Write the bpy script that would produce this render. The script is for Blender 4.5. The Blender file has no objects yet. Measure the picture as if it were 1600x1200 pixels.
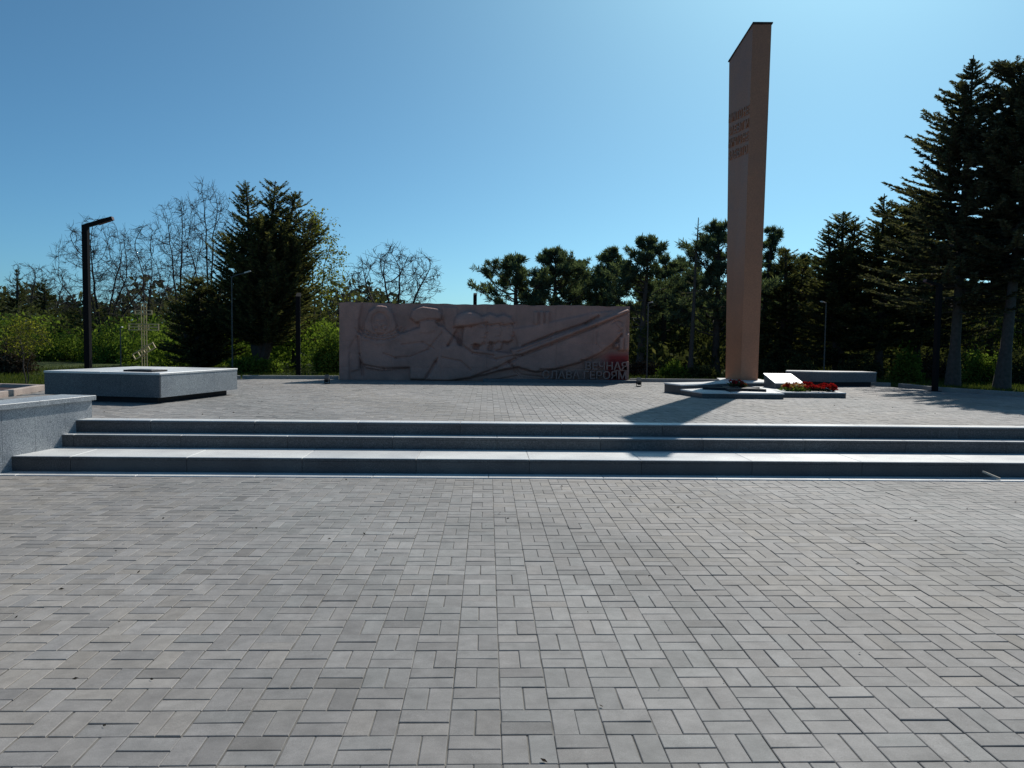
import bpy, math, random
import numpy as np
from mathutils import Vector, Matrix

# ------------------------------------------------------------------ camera, world, sun, exposure
SC = bpy.context.scene
COL = SC.collection
F_PX, CAM_H = 1200.0, 1.49            # focal length in 1600 px wide photograph, eye height
_x, _y, _rho = -38.0, 69.0, 0.0118
_x0 = _x*math.cos(_rho)-_y*math.sin(_rho); _y0 = _x*math.sin(_rho)+_y*math.cos(_rho)
YAW = math.atan(-_x0/F_PX); PIT = math.atan(_y0/F_PX*math.cos(YAW))
FW = np.array([math.sin(YAW)*math.cos(PIT), math.cos(YAW)*math.cos(PIT), -math.sin(PIT)])
_r0 = np.array([math.cos(YAW), -math.sin(YAW), 0.0]); _u0 = np.cross(_r0, FW)
RT = _r0*math.cos(_rho)+_u0*math.sin(_rho); UP = -_r0*math.sin(_rho)+_u0*math.cos(_rho)
EYE = np.array([0, 0, CAM_H])
cd = bpy.data.cameras.new('camera'); cam = bpy.data.objects.new('camera', cd); COL.objects.link(cam)
cd.sensor_width = 36.0; cd.lens = F_PX/1600*36.0; cd.clip_start = 0.05; cd.clip_end = 3000
cam.matrix_world = Matrix(((RT[0], UP[0], -FW[0], 0), (RT[1], UP[1], -FW[1], 0), (RT[2], UP[2], -FW[2], CAM_H), (0, 0, 0, 1)))
SC.camera = cam

SUN_AZ, SUN_EL = math.radians(26.0), math.radians(42.0)   # azimuth to the right of +Y
W = bpy.data.worlds.new('World'); SC.world = W; W.use_nodes = True
wn, wl = W.node_tree.nodes, W.node_tree.links
bg = wn['Background']; sky = wn.new('ShaderNodeTexSky'); sky.sky_type = 'NISHITA'
sky.sun_disc = False; sky.sun_elevation = SUN_EL; sky.sun_rotation = SUN_AZ
sky.altitude = 100; sky.air_density = 0.6; sky.dust_density = 1.2; sky.ozone_density = 4.0
wb = wn.new('ShaderNodeMix'); wb.data_type = 'RGBA'; wb.blend_type = 'MULTIPLY'; wb.inputs[0].default_value = 1.0; wb.inputs[7].default_value = (0.57, 0.975, 0.99, 1)   # cool white balance of the clear sky
wl.new(sky.outputs[0], wb.inputs[6]); wl.new(wb.outputs[2], bg.inputs[0]); bg.inputs[1].default_value = 0.096
sd = bpy.data.lights.new('sun', 'SUN'); sd.energy = 3.9; sd.angle = math.radians(0.5); sd.color = (1.0, 0.95, 0.88)
sun = bpy.data.objects.new('sun', sd); COL.objects.link(sun)
sun.rotation_euler = Vector((-math.sin(SUN_AZ)*math.cos(SUN_EL), -math.cos(SUN_AZ)*math.cos(SUN_EL), -math.sin(SUN_EL))).to_track_quat('-Z', 'Y').to_euler()
vs = SC.view_settings; vs.view_transform = 'Standard'; vs.look = 'None'; vs.exposure = 0.10; vs.gamma = 1.0

# ------------------------------------------------------------------ layout helpers (photo reading -> metres)
def _ray(px, py): return FW*F_PX + RT*(px-800) - UP*(py-600)
def on_z(px, py, z):
    d = _ray(px, py); return EYE + d*((z-CAM_H)/d[2])
def on_y(px, py, Y):
    d = _ray(px, py); return EYE + d*(Y/d[1])

Z1, Z2, Z3 = 0.169, 0.316, 0.462       # stair levels; Z3 is the upper plaza
Y1, Y2, Y3, YE = 8.444, 9.176, 9.405, 9.60

# ------------------------------------------------------------------ scene helpers
def props(o, label=None, cat=None, group=None, kind=None):
    if label: o['label'] = label
    if cat: o['category'] = cat
    if group: o['group'] = group
    if kind: o['kind'] = kind
    return o
def thing(name, loc, label, cat, group=None, rz=0.0):
    o = bpy.data.objects.new(name, None); COL.objects.link(o); o.location = loc; o.rotation_euler = (0, 0, rz)
    o.empty_display_size = 0.2
    return props(o, label, cat, group)
def mesh_np(name, V, F, mat, parent=None, attrs=None, smooth=False, mat_idx=None):
    V = np.asarray(V, float); F = np.asarray(F, np.int32)
    me = bpy.data.meshes.new(name); k = F.shape[1]
    me.vertices.add(len(V)); me.vertices.foreach_set('co', V.ravel())
    me.loops.add(F.size); me.loops.foreach_set('vertex_index', F.ravel())
    me.polygons.add(len(F)); me.polygons.foreach_set('loop_start', np.arange(0, F.size, k, dtype=np.int32))
    me.polygons.foreach_set('loop_total', np.full(len(F), k, np.int32))
    if mat_idx is not None: me.polygons.foreach_set('material_index', np.asarray(mat_idx, np.int32))
    for m in (mat if isinstance(mat, (list, tuple)) else [mat]): me.materials.append(m)
    me.update(calc_edges=True)
    me.polygons.foreach_set('use_smooth', np.full(len(F), bool(smooth)))
    for an, av in (attrs or {}).items():
        at = me.attributes.new(an, 'FLOAT', 'FACE'); at.data.foreach_set('value', np.asarray(av, np.float32))
    o = bpy.data.objects.new(name, me); COL.objects.link(o)
    if parent is not None: o.parent = parent
    return o
class MB:
    """collects boxes, prisms and tubes and links them as one mesh object"""
    def __init__(s): s.v = []; s.f = []
    def add(s, v, f):
        n = len(s.v); s.v += [tuple(map(float, p)) for p in v]; s.f += [tuple(i+n for i in q) for q in f]; return s
    def prism(s, poly, z0, z1, inset=0.0):
        """closed prism over a ccw polygon; optional small chamfer on the top edge"""
        n = len(poly); P = [np.array(p[:2], float) for p in poly]; zz0 = [z0]*n; zz1 = list(z1) if hasattr(z1, '__len__') else [z1]*n
        v = [(p[0], p[1], a) for p, a in zip(P, zz0)]
        f = [tuple(range(n-1, -1, -1))]
        if inset > 0:
            c = sum(P)/n
            Q = []
            for i in range(n):
                a, b, d = P[i-1], P[i], P[(i+1) % n]
                e1 = (b-a)/np.linalg.norm(b-a); e2 = (d-b)/np.linalg.norm(d-b)
                n1 = np.array([-e1[1], e1[0]]); n2 = np.array([-e2[1], e2[0]])
                m = n1+n2; m = m/max(0.2, (1+n1@n2)); Q.append(b+m*inset)
            v += [(p[0], p[1], a-inset) for p, a in zip(P, zz1)] + [(q[0], q[1], a) for q, a in zip(Q, zz1)]
            for L in (0, n):
                f += [(L+i, L+(i+1) % n, L+n+(i+1) % n, L+n+i) for i in range(n)]
            f.append(tuple(range(2*n, 3*n)))
        else:
            v += [(p[0], p[1], a) for p, a in zip(P, zz1)]
            f += [(i, (i+1) % n, n+(i+1) % n, n+i) for i in range(n)]; f.append(tuple(range(n, 2*n)))
        return s.add(v, f)
    def box(s, x0, x1, y0, y1, z0, z1, ch=0.0): return s.prism([(x0, y0), (x1, y0), (x1, y1), (x0, y1)], z0, z1, ch)
    def bar(s, a, b, w, h=None, up=(0, 0, 1)):
        """rectangular bar from a to b"""
        h = h or w; a = np.array(a, float); b = np.array(b, float); d = b-a; d /= np.linalg.norm(d)
        u = np.array(up, float); sd_ = np.cross(d, u)
        if np.linalg.norm(sd_) < 1e-3: sd_ = np.cross(d, (1.0, 0, 0))
        sd_ /= np.linalg.norm(sd_); u = np.cross(sd_, d)
        v = [p+sd_*sx*w/2+u*sy*h/2 for p in (a, b) for sx, sy in ((-1, -1), (1, -1), (1, 1), (-1, 1))]
        return s.add(v, [(0, 1, 2, 3), (7, 6, 5, 4), (0, 4, 5, 1), (1, 5, 6, 2), (2, 6, 7, 3), (3, 7, 4, 0)])
    def tube(s, pts, rad, n=8, cap=True):
        V, Fq = tube_np(pts, rad, n); b = len(s.v); s.v += [tuple(p) for p in V]; s.f += [tuple(int(i)+b for i in q) for q in Fq]
        if cap:
            m = len(pts); s.f.append(tuple(b+i for i in range(n-1, -1, -1))); s.f.append(tuple(b+(m-1)*n+i for i in range(n)))
        return s
    def ball(s, c, r, nu=10, nv=6, sq=(1, 1, 1)):
        v = []; f = []
        for j in range(nv+1):
            t = math.pi*j/nv
            for i in range(nu):
                a = 2*math.pi*i/nu; v.append((c[0]+r*sq[0]*math.sin(t)*math.cos(a), c[1]+r*sq[1]*math.sin(t)*math.sin(a), c[2]-r*sq[2]*math.cos(t)))
        for j in range(nv):
            for i in range(nu): f.append((j*nu+i, j*nu+(i+1) % nu, (j+1)*nu+(i+1) % nu, (j+1)*nu+i))
        return s.add(v, f)
    def build(s, name, mat, parent=None, smooth=False):
        me = bpy.data.meshes.new(name); me.from_pydata(s.v, [], s.f); me.update(); me.validate()
        for m in (mat if isinstance(mat, (list, tuple)) else [mat]): me.materials.append(m)
        if smooth:
            for p in me.polygons: p.use_smooth = True
        o = bpy.data.objects.new(name, me); COL.objects.link(o)
        if parent is not None: o.parent = parent
        return o
def tube_np(pts, rad, n):
    P = np.asarray(pts, float); R = np.asarray(rad, float); T = np.gradient(P, axis=0); T /= np.linalg.norm(T, axis=1)[:, None]+1e-9
    ref = np.array([0.0, 0, 1]) if abs(T[0][2]) < 0.9 else np.array([1.0, 0, 0])
    A = np.cross(T, ref); A /= np.linalg.norm(A, axis=1)[:, None]+1e-9; B = np.cross(T, A)
    a = np.linspace(0, 2*np.pi, n, endpoint=False)
    V = (P[:, None, :]+R[:, None, None]*(np.cos(a)[None, :, None]*A[:, None, :]+np.sin(a)[None, :, None]*B[:, None, :])).reshape(-1, 3)
    m = len(P); i = np.arange(n); j = np.arange(m-1)[:, None]*n
    Fq = np.stack([j+i, j+(i+1) % n, j+n+(i+1) % n, j+n+i], -1).reshape(-1, 4)
    return V, Fq

# ------------------------------------------------------------------ materials
def new_mat(name):
    m = bpy.data.materials.new(name); m.use_nodes = True; nt = m.node_tree; b = nt.nodes['Principled BSDF']
    return m, nt, b
def ramp(nt, src, stops):
    r = nt.nodes.new('ShaderNodeValToRGB'); el = r.color_ramp.elements
    while len(el) < len(stops): el.new(0.5)
    for e, (p, c) in zip(el, stops): e.position = p; e.color = (*c, 1)
    nt.links.new(src, r.inputs[0]); return r
def noise(nt, scale, detail=4, rough=0.55, coord=None, kind='ShaderNodeTexNoise'):
    n = nt.nodes.new(kind); n.inputs['Scale'].default_value = scale
    if kind == 'ShaderNodeTexNoise': n.inputs['Detail'].default_value = detail; n.inputs['Roughness'].default_value = rough
    if coord is None:
        tc = nt.nodes.get('TC')
        if tc is None: tc = nt.nodes.new('ShaderNodeTexCoord'); tc.name = 'TC'
        coord = tc.outputs['Object']
    nt.links.new(coord, n.inputs['Vector']); return n
def mix(nt, a, b, fac, mode='MIX'):
    m = nt.nodes.new('ShaderNodeMix'); m.data_type = 'RGBA'; m.blend_type = mode
    for s, v in ((6, a), (7, b)):
        if hasattr(v, 'is_linked') or hasattr(v, 'links'): nt.links.new(v, m.inputs[s])
        else: m.inputs[s].default_value = (*v, 1)
    if hasattr(fac, 'links'): nt.links.new(fac, m.inputs[0])
    else: m.inputs[0].default_value = fac
    return m.outputs[2]
def bump(nt, b, h, strength, dist=0.01):
    n = nt.nodes.new('ShaderNodeBump'); n.inputs['Strength'].default_value = strength; n.inputs['Distance'].default_value = dist
    nt.links.new(h, n.inputs['Height']); nt.links.new(n.outputs[0], b.inputs['Normal'])
def plain(name, col, rough=0.6, metal=0.0, var=0.15, scale=8.0, bmp=0.15):
    m, nt, b = new_mat(name); n = noise(nt, scale, 6)
    r = ramp(nt, n.outputs['Fac'], [(0.25, [c*(1-var) for c in col]), (0.75, [min(1, c*(1+var)) for c in col])])
    nt.links.new(r.outputs[0], b.inputs['Base Color']); b.inputs['Roughness'].default_value = rough; b.inputs['Metallic'].default_value = metal
    if bmp: bump(nt, b, noise(nt, scale*9, 4).outputs['Fac'], bmp, 0.004)
    return m
def granite(name, dark, mid, light, rough, spec=0.5, stain=0.25, sc=1.0):
    m, nt, b = new_mat(name)
    g = noise(nt, 95*sc, 5, 0.7); r = ramp(nt, g.outputs['Fac'], [(0.34, dark), (0.5, mid), (0.66, light)])
    v = noise(nt, 210*sc, kind='ShaderNodeTexVoronoi'); fl = ramp(nt, v.outputs['Color'], [(0.0, (0.7, 0.7, 0.7)), (1.0, (1.25, 1.25, 1.25))])
    c = mix(nt, r.outputs[0], fl.outputs[0], 0.6, 'MULTIPLY')
    s = noise(nt, 1.3, 7, 0.65); sr = ramp(nt, s.outputs['Fac'], [(0.35, (1-stain, 1-stain, 1-stain*0.9)), (0.7, (1.08, 1.08, 1.06))])
    c = mix(nt, c, sr.outputs[0], 1.0, 'MULTIPLY')
    ge = nt.nodes.new('ShaderNodeNewGeometry'); ir = ramp(nt, ge.outputs['Random Per Island'], [(0.0, (0.84, 0.85, 0.87)), (1.0, (1.10, 1.09, 1.07))]); c = mix(nt, c, ir.outputs[0], 1.0, 'MULTIPLY')
    nt.links.new(c, b.inputs['Base Color'])
    rr = ramp(nt, s.outputs['Fac'], [(0.3, (rough*0.85,)*3), (0.7, (min(1, rough*1.15),)*3)]); nt.links.new(rr.outputs[0], b.inputs['Roughness'])
    b.inputs['Specular IOR Level'].default_value = spec
    bump(nt, b, g.outputs['Fac'], 0.12, 0.003); return m

def paver_mat():
    m, nt, b = new_mat('concrete_paver')
    at = nt.nodes.new('ShaderNodeAttribute'); at.attribute_name = 'tone'
    hu = nt.nodes.new('ShaderNodeAttribute'); hu.attribute_name = 'hue'
    r = ramp(nt, at.outputs['Fac'], [(0.0, (0.150, 0.145, 0.139)), (0.5, (0.232, 0.225, 0.216)), (1.0, (0.325, 0.316, 0.303))])
    hr = ramp(nt, hu.outputs['Fac'], [(0.0, (0.98, 0.99, 0.99)), (0.5, (1.02, 0.99, 0.985)), (1.0, (1.06, 0.99, 0.92))])
    c = mix(nt, r.outputs[0], hr.outputs[0], 1.0, 'MULTIPLY')
    n1 = noise(nt, 9, 8, 0.7); s1 = ramp(nt, n1.outputs['Fac'], [(0.3, (0.78, 0.78, 0.78)), (0.7, (1.2, 1.2, 1.2))])
    c = mix(nt, c, s1.outputs[0], 1.0, 'MULTIPLY')
    n3 = noise(nt, 0.7, 9, 0.7); s3 = ramp(nt, n3.outputs['Fac'], [(0.33, (0.80, 0.81, 0.80)), (0.5, (1.0, 1.0, 1.0)), (0.70, (1.14, 1.13, 1.11))])
    c = mix(nt, c, s3.outputs[0], 1.0, 'MULTIPLY')
    n2 = noise(nt, 260, 3, 0.6); s2 = ramp(nt, n2.outputs['Fac'], [(0.3, (0.8, 0.8, 0.8)), (0.7, (1.18, 1.18, 1.18))])
    c = mix(nt, c, s2.outputs[0], 1.0, 'MULTIPLY')
    nw = noise(nt, 2.6, 9, 0.8); sw = ramp(nt, nw.outputs['Fac'], [(0.64, (0, 0, 0)), (0.76, (0.6, 0.6, 0.6))])
    c = mix(nt, c, (0.42, 0.42, 0.41), sw.outputs[0])
    nt.links.new(c, b.inputs['Base Color']); b.inputs['Roughness'].default_value = 0.74; b.inputs['Specular IOR Level'].default_value = 0.42
    bump(nt, b, n2.outputs['Fac'], 0.25, 0.002); return m
def foliage(name, c0, c1, transl=0.25, c2=None):
    m = bpy.data.materials.new(name); m.use_nodes = True; nt = m.node_tree; nt.nodes.remove(nt.nodes['Principled BSDF'])
    out = nt.nodes['Material Output']; at = nt.nodes.new('ShaderNodeAttribute'); at.attribute_name = 'tone'
    st = [(0.0, c0), (0.7, c1)] + ([(1.0, c2)] if c2 else [])
    r = ramp(nt, at.outputs['Fac'], st)
    d = nt.nodes.new('ShaderNodeBsdfDiffuse'); t = nt.nodes.new('ShaderNodeBsdfTranslucent'); mx = nt.nodes.new('ShaderNodeMixShader'); mx.inputs[0].default_value = transl
    nt.links.new(r.outputs[0], d.inputs[0])
    tc = mix(nt, r.outputs[0], (1.25, 1.2, 0.55), 1.0, 'MULTIPLY'); nt.links.new(tc, t.inputs[0])
    nt.links.new(d.outputs[0], mx.inputs[1]); nt.links.new(t.outputs[0], mx.inputs[2]); nt.links.new(mx.outputs[0], out.inputs[0])
    return m
M = {}
M['paver'] = paver_mat()
M['joint'] = plain('joint_sand', (0.17, 0.16, 0.145), 0.95, var=0.5, scale=7)
M['granite_face'] = granite('granite_sawn', (0.14, 0.155, 0.165), (0.36, 0.385, 0.395), (0.70, 0.72, 0.73), 0.5, 0.4)
M['granite_dark_shade'] = granite('granite_dark_shaded', (0.040, 0.042, 0.045), (0.086, 0.089, 0.093), (0.185, 0.188, 0.192), 0.42, 0.35, 0.4)  # dark stone; on risers and star tiers it puts shade into the colour
M['granite_top'] = granite('granite_flamed_lit', (0.60, 0.60, 0.59), (0.74, 0.735, 0.72), (0.86, 0.85, 0.83), 0.38, 0.5, 0.12)  # pale copy of the step granite, sunlight put into its colour
M['granite_black'] = granite('granite_black', (0.012, 0.013, 0.016), (0.02, 0.022, 0.026), (0.035, 0.037, 0.042), 0.6, 0.2)
M['mortar'] = plain('mortar', (0.36, 0.36, 0.34), 0.9)
M['dark_gap'] = plain('dark_mortar', (0.07, 0.07, 0.07), 0.9)
M['kerb'] = granite('kerb_concrete', (0.22, 0.215, 0.2), (0.30, 0.295, 0.28), (0.38, 0.37, 0.35), 0.85, 0.3)
M['kerb_pink'] = granite('kerb_pinkish', (0.33, 0.27, 0.24), (0.45, 0.37, 0.33), (0.55, 0.47, 0.42), 0.85, 0.3)
M['soil'] = plain('soil', (0.045, 0.02, 0.018), 0.95, var=0.4, scale=25, bmp=0.6)
M['terracotta'] = granite('terracotta_render', (0.40, 0.152, 0.072), (0.45, 0.172, 0.083), (0.50, 0.193, 0.096), 0.42, 0.6, 0.14, 0.5)
M['flash'] = plain('dark_metal_flashing', (0.05, 0.04, 0.04), 0.5, 0.4)
M['lamp'] = plain('lamp_paint', (0.012, 0.012, 0.013), 0.8, 0.0, 0.1, 4, 0.05); M['lamp'].node_tree.nodes['Principled BSDF'].inputs['Specular IOR Level'].default_value = 0.05
M['lampled'] = plain('lamp_lens', (0.12, 0.05, 0.04), 0.4)
M['steel'] = plain('galvanised_steel', (0.075, 0.078, 0.08), 0.6, 0.0)
M['white'] = plain('white_plaque', (0.60, 0.60, 0.585), 0.5, 0, 0.08, 5, 0.03)
M['brass'] = plain('cross_tubing', (0.42, 0.33, 0.17), 0.6, 0.2, 0.2)
M['letter'] = plain('letter_stone', (0.30, 0.185, 0.16), 0.8, 0, 0.2, 10)
M['red'] = plain('red_paint', (0.20, 0.016, 0.018), 0.7, 0, 0.4, 5)
M['bark'] = plain('bark', (0.05, 0.040, 0.034), 0.95, 0, 0.45, 14, 0.8)
M['bark_pale'] = plain('bark_pale', (0.075, 0.062, 0.055), 0.95, 0, 0.4, 14, 0.8)
M['bark_twig'] = plain('bark_twig', (0.035, 0.029, 0.028), 0.95, 0, 0.3, 14, 0.3)
M['spruce'] = foliage('spruce_needles', (0.042, 0.048, 0.035), (0.114, 0.122, 0.086), 0.38, (0.195, 0.189, 0.130))
M['pine'] = foliage('pine_needles', (0.040, 0.065, 0.048), (0.125, 0.169, 0.119), 0.40, (0.213, 0.250, 0.163))
M['juniper'] = foliage('juniper_scales', (0.037, 0.046, 0.027), (0.115, 0.125, 0.068), 0.45, (0.237, 0.213, 0.094))
M['yellowgreen'] = foliage('spring_leaves', (0.10, 0.12, 0.022), (0.20, 0.215, 0.045), 0.5, (0.32, 0.32, 0.08))
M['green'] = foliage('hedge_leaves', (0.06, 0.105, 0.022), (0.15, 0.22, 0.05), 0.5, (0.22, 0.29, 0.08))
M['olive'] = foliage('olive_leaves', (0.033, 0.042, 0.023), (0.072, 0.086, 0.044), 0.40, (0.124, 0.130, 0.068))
M['brown'] = foliage('dry_twigs', (0.035, 0.028, 0.022), (0.075, 0.060, 0.046), 0.1, (0.11, 0.088, 0.062))
M['farwood'] = foliage('far_foliage', (0.039, 0.046, 0.034), (0.077, 0.087, 0.053), 0.40, (0.126, 0.123, 0.077))
M['grass'] = foliage('grass_blades', (0.035, 0.055, 0.016), (0.085, 0.115, 0.032), 0.35, (0.16, 0.165, 0.065))
M['petal'] = foliage('red_petals', (0.16, 0.006, 0.010), (0.42, 0.014, 0.022), 0.25, (0.60, 0.07, 0.06))
M['petal_dark'] = foliage('dark_red_petals', (0.22, 0.015, 0.025), (0.42, 0.03, 0.045), 0.3, (0.55, 0.09, 0.09))
M['petal_mix'] = foliage('mixed_petals', (0.45, 0.05, 0.012), (0.42, 0.26, 0.13), 0.25, (0.62, 0.56, 0.42))
M['wood'] = plain('pale_wood', (0.42, 0.38, 0.32), 0.8)

def relief_mat():
    m, nt, b = new_mat('relief_stone')
    at = nt.nodes.new('ShaderNodeAttribute'); at.attribute_name = 'red'
    n = noise(nt, 2.1, 8, 0.65); r = ramp(nt, n.outputs['Fac'], [(0.3, (0.31, 0.175, 0.145)), (0.5, (0.40, 0.218, 0.178)), (0.7, (0.49, 0.262, 0.21))])
    g = noise(nt, 70, 5, 0.7); gr = ramp(nt, g.outputs['Fac'], [(0.3, (0.8, 0.8, 0.8)), (0.7, (1.2, 1.2, 1.2))])
    c = mix(nt, r.outputs[0], gr.outputs[0], 1.0, 'MULTIPLY')
    c = mix(nt, c, (0.30, 0.03, 0.028), at.outputs['Fac'])
    nt.links.new(c, b.inputs['Base Color']); b.inputs['Roughness'].default_value = 0.8; bump(nt, b, g.outputs['Fac'], 0.3, 0.006)
    return m
M['relief'] = relief_mat()
def ground_mat():
    m, nt, b = new_mat('lawn_ground'); n = noise(nt, 0.5, 8, 0.65); n2 = noise(nt, 12, 6, 0.7)
    r = ramp(nt, n.outputs['Fac'], [(0.3, (0.055, 0.055, 0.028)), (0.5, (0.050, 0.070, 0.024)), (0.7, (0.085, 0.10, 0.036))])
    g = ramp(nt, n2.outputs['Fac'], [(0.3, (0.7, 0.7, 0.7)), (0.7, (1.25, 1.25, 1.2))])
    nt.links.new(mix(nt, r.outputs[0], g.outputs[0], 1.0, 'MULTIPLY'), b.inputs['Base Color']); b.inputs['Roughness'].default_value = 1.0
    b.inputs['Specular IOR Level'].default_value = 0.1
    bump(nt, b, n2.outputs['Fac'], 0.8, 0.05); return m
M['ground'] = ground_mat()

# ------------------------------------------------------------------ setting: ground, plazas, kerbs
def ground():
    xs = np.concatenate([[-900, -300, -120, -60], np.arange(-40, 41, 2.0), [60, 120, 300, 900]])
    ys = np.concatenate([[-60, -20, 0, 5, 9.50, 9.55], np.arange(10, 61, 2.0), [80, 120, 250, 600, 1500]])
    X, Y = np.meshgrid(xs, ys); Zg = np.where(Y < 9.52, -0.035, Z3-0.05)
    Zg = Zg + np.where(Y > 24, 0.10*np.sin(X*0.35+1.0)*np.sin(Y*0.3)+0.05, 0)
    V = np.stack([X, Y, Zg], -1).reshape(-1, 3); nx, ny = len(xs), len(ys)
    i, j = np.meshgrid(np.arange(nx-1), np.arange(ny-1)); a = (j*nx+i).ravel()
    o = mesh_np('ground', V, np.stack([a, a+1, a+nx+1, a+nx], -1), M['ground'], smooth=False); props(o, kind='structure')
ground()

def inside_poly(px, py, poly):
    r = np.zeros(len(px), bool); n = len(poly)
    for k in range(n):
        (x1, y1), (x2, y2) = poly[k], poly[(k+1) % n]
        c = ((y1 > py) != (y2 > py)) & (px < (x2-x1)*(py-y1)/((y2-y1) if y2 != y1 else 1e-9)+x1); r ^= c
    return r
def paving(name, poly, pitch, ox, oy, par, z, seed):
    rng = np.random.RandomState(seed); P = np.array(poly); x0, y0 = P.min(0); x1, y1 = P.max(0)
    i = np.arange(math.floor((x0-ox)/pitch), math.ceil((x1-ox)/pitch)); j = np.arange(math.floor((y0-oy)/pitch), math.ceil((y1-oy)/pitch))
    I, J = np.meshgrid(i, j); I = I.ravel(); J = J.ravel(); cx = ox+(I+.5)*pitch; cy = oy+(J+.5)*pitch
    hz = ((I+J+par) % 2 == 0); q = pitch/4; CX = []; CY = []; HX = []; HY = []
    for s in (-1, 1):
        CX.append(np.where(hz, cx, cx+s*q)); CY.append(np.where(hz, cy+s*q, cy)); HX.append(np.where(hz, pitch/2, q)); HY.append(np.where(hz, q, pitch/2))
    CX, CY, HX, HY = map(np.concatenate, (CX, CY, HX, HY)); k = inside_poly(CX, CY, poly); CX, CY, HX, HY = CX[k], CY[k], HX[k], HY[k]; n = len(CX)
    HX = HX-0.0014-rng.rand(n)*0.0013; HY = HY-0.0014-rng.rand(n)*0.0013; CX = CX+rng.randn(n)*0.0009; CY = CY+rng.randn(n)*0.0009
    zt = z+rng.randn(n)*0.0009; tx = rng.randn(n)*0.006; ty = rng.randn(n)*0.006; rot = rng.randn(n)*0.005
    rings = []
    for ins, dz in ((0.0, -0.009), (0.0, -0.0022), (0.0030, 0.0)):
        for sx, sy in ((-1, -1), (1, -1), (1, 1), (-1, 1)):
            dx = sx*(HX-ins); dy = sy*(HY-ins)
            rings.append(np.stack([CX+dx-dy*rot, CY+dy+dx*rot, zt+dz+tx*dx+ty*dy], -1))
    V = np.stack(rings, 1).reshape(-1, 3); b = (np.arange(n)*12)[:, None]
    F = [b+np.array([[8, 9, 10, 11]])]
    for L in (0, 4):
        for s in range(4): F.append(b+np.array([[L+s, L+(s+1) % 4, L+4+(s+1) % 4, L+4+s]]))
    F = np.stack(F, 1).reshape(-1, 4)
    low = 0.10*np.sin(CX*0.9+0.4)*np.sin(CY*0.7+1)+0.07*np.sin(CX*2.3+CY*1.7)
    tone = np.clip(0.47+low+rng.randn(n)*0.10-(rng.rand(n) < 0.05)*0.22+(rng.rand(n) < 0.04)*0.18, 0, 1); hue = np.clip(0.5+0.25*np.sin(CX*1.1+CY*0.6+2)+rng.randn(n)*0.16, 0, 1)
    nb = len(V); BP = np.array([(p[0], p[1], z-0.009) for p in poly])
    me_o = mesh_np(name, V, F, [M['paver'], M['joint']], attrs={'tone': np.repeat(tone, 9), 'hue': np.repeat(hue, 9)})
    bed = MB().prism(poly, z-0.06, z-0.0048).build('joint_bed', M['joint'], me_o)   # sand in the joints
    props(me_o, kind='structure'); props(bed, kind='structure')
    return me_o
paving('lower_plaza', [(-7.5, -1.0), (8.5, -1.0), (8.5, 8.20), (-7.5, 8.20)], 0.1985, 0.0655, 2.622, 1, 0.0, 1)
UP_POLY = [(-4.95, YE), (14.0, YE), (11.75, 13.0), (10.92, 15.25), (10.12, 16.9), (9.75, 18.9), (6.06, 19.48), (-3.86, 19.30), (-6.02, 19.04), (-8.15, 14.60), (-7.78, 12.5), (-6.6, 9.75)]
paving('upper_plaza', UP_POLY, 0.1985, 0.097, 9.61, 0, Z3, 2)

def strip(name, pts, w, z0, z1, mat, closed=False):
    mb = MB(); P = [np.array(p, float) for p in pts]
    for a, b in zip(P[:-1], P[1:]):
        L = np.linalg.norm(b-a); d = (b-a)/L; nrm = np.array([-d[1], d[0]]); k = max(1, int(round(L/1.0)))
        for q in range(k):
            s = a+d*(L*q/k+0.003); e = a+d*(L*(q+1)/k-0.003)
            mb.prism([s, e, e+nrm*w, s+nrm*w], z0, z1, 0.008)
    return mb.build(name, mat)
for nm, pts in (('kerb', [(-6.02, 19.04), (-3.86, 19.32), (-3.72, 19.33)]), ('kerb', [(3.66, 19.47), (4.06, 19.48), (6.06, 19.50), (9.0, 19.10), (9.95, 18.6)]),
                ('kerb', [(-8.25, 14.75), (-6.05, 19.04)])):
    props(strip(nm, pts, 0.12, Z3-0.1, Z3+0.085, M['kerb']), kind='structure')
props(strip('kerb', [(10.02, 18.4), (10.12, 16.95), (10.92, 15.25), (11.75, 13.0), (14.0, 9.6)][::-1], -0.13, Z3-0.1, Z3+0.085, M['kerb']) if False else
      strip('kerb', [(14.0, 9.6), (11.75, 13.0), (10.92, 15.25), (10.12, 16.95), (10.02, 18.4)][::-1], 0.13, Z3-0.1, Z3+0.085, M['kerb']), kind='structure')

# flower bed at the far left
bed = thing('flower_bed', (-9.0, 13.6, Z3), 'dark red earth bed edged with pinkish kerbstones on the far left', 'flower bed')
def rel(pts, o): return [(p[0]-o[0], p[1]-o[1]) for p in pts]
BO = (-9.0, 13.6)
MB().prism(rel([(-11.5, 12.1), (-7.95, 12.55), (-8.33, 14.5), (-11.5, 15.3)], BO), -0.06, 0.035).build('soil', M['soil'], bed)
def kstones(pts, w, z1):
    mb = MB(); P = [np.array(p, float) for p in rel(pts, BO)]
    for a, b in zip(P[:-1], P[1:]):
        L = np.linalg.norm(b-a); d = (b-a)/L; nrm = np.array([-d[1], d[0]]); k = max(1, int(round(L/0.8)))
        for q in range(k):
            s = a+d*(L*q/k+0.003); e = a+d*(L*(q+1)/k-0.003); mb.prism([s, e, e+nrm*w, s+nrm*w], -0.06, z1, 0.008)
    return mb
kstones([(-7.82, 12.45), (-8.21, 14.55)], 0.12, 0.10).build('kerbstone', M['kerb_pink'], bed)
kstones([(-8.25, 14.55), (-11.5, 15.35)], 0.12, 0.10).build('kerbstone', M['kerb_pink'], bed)
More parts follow.
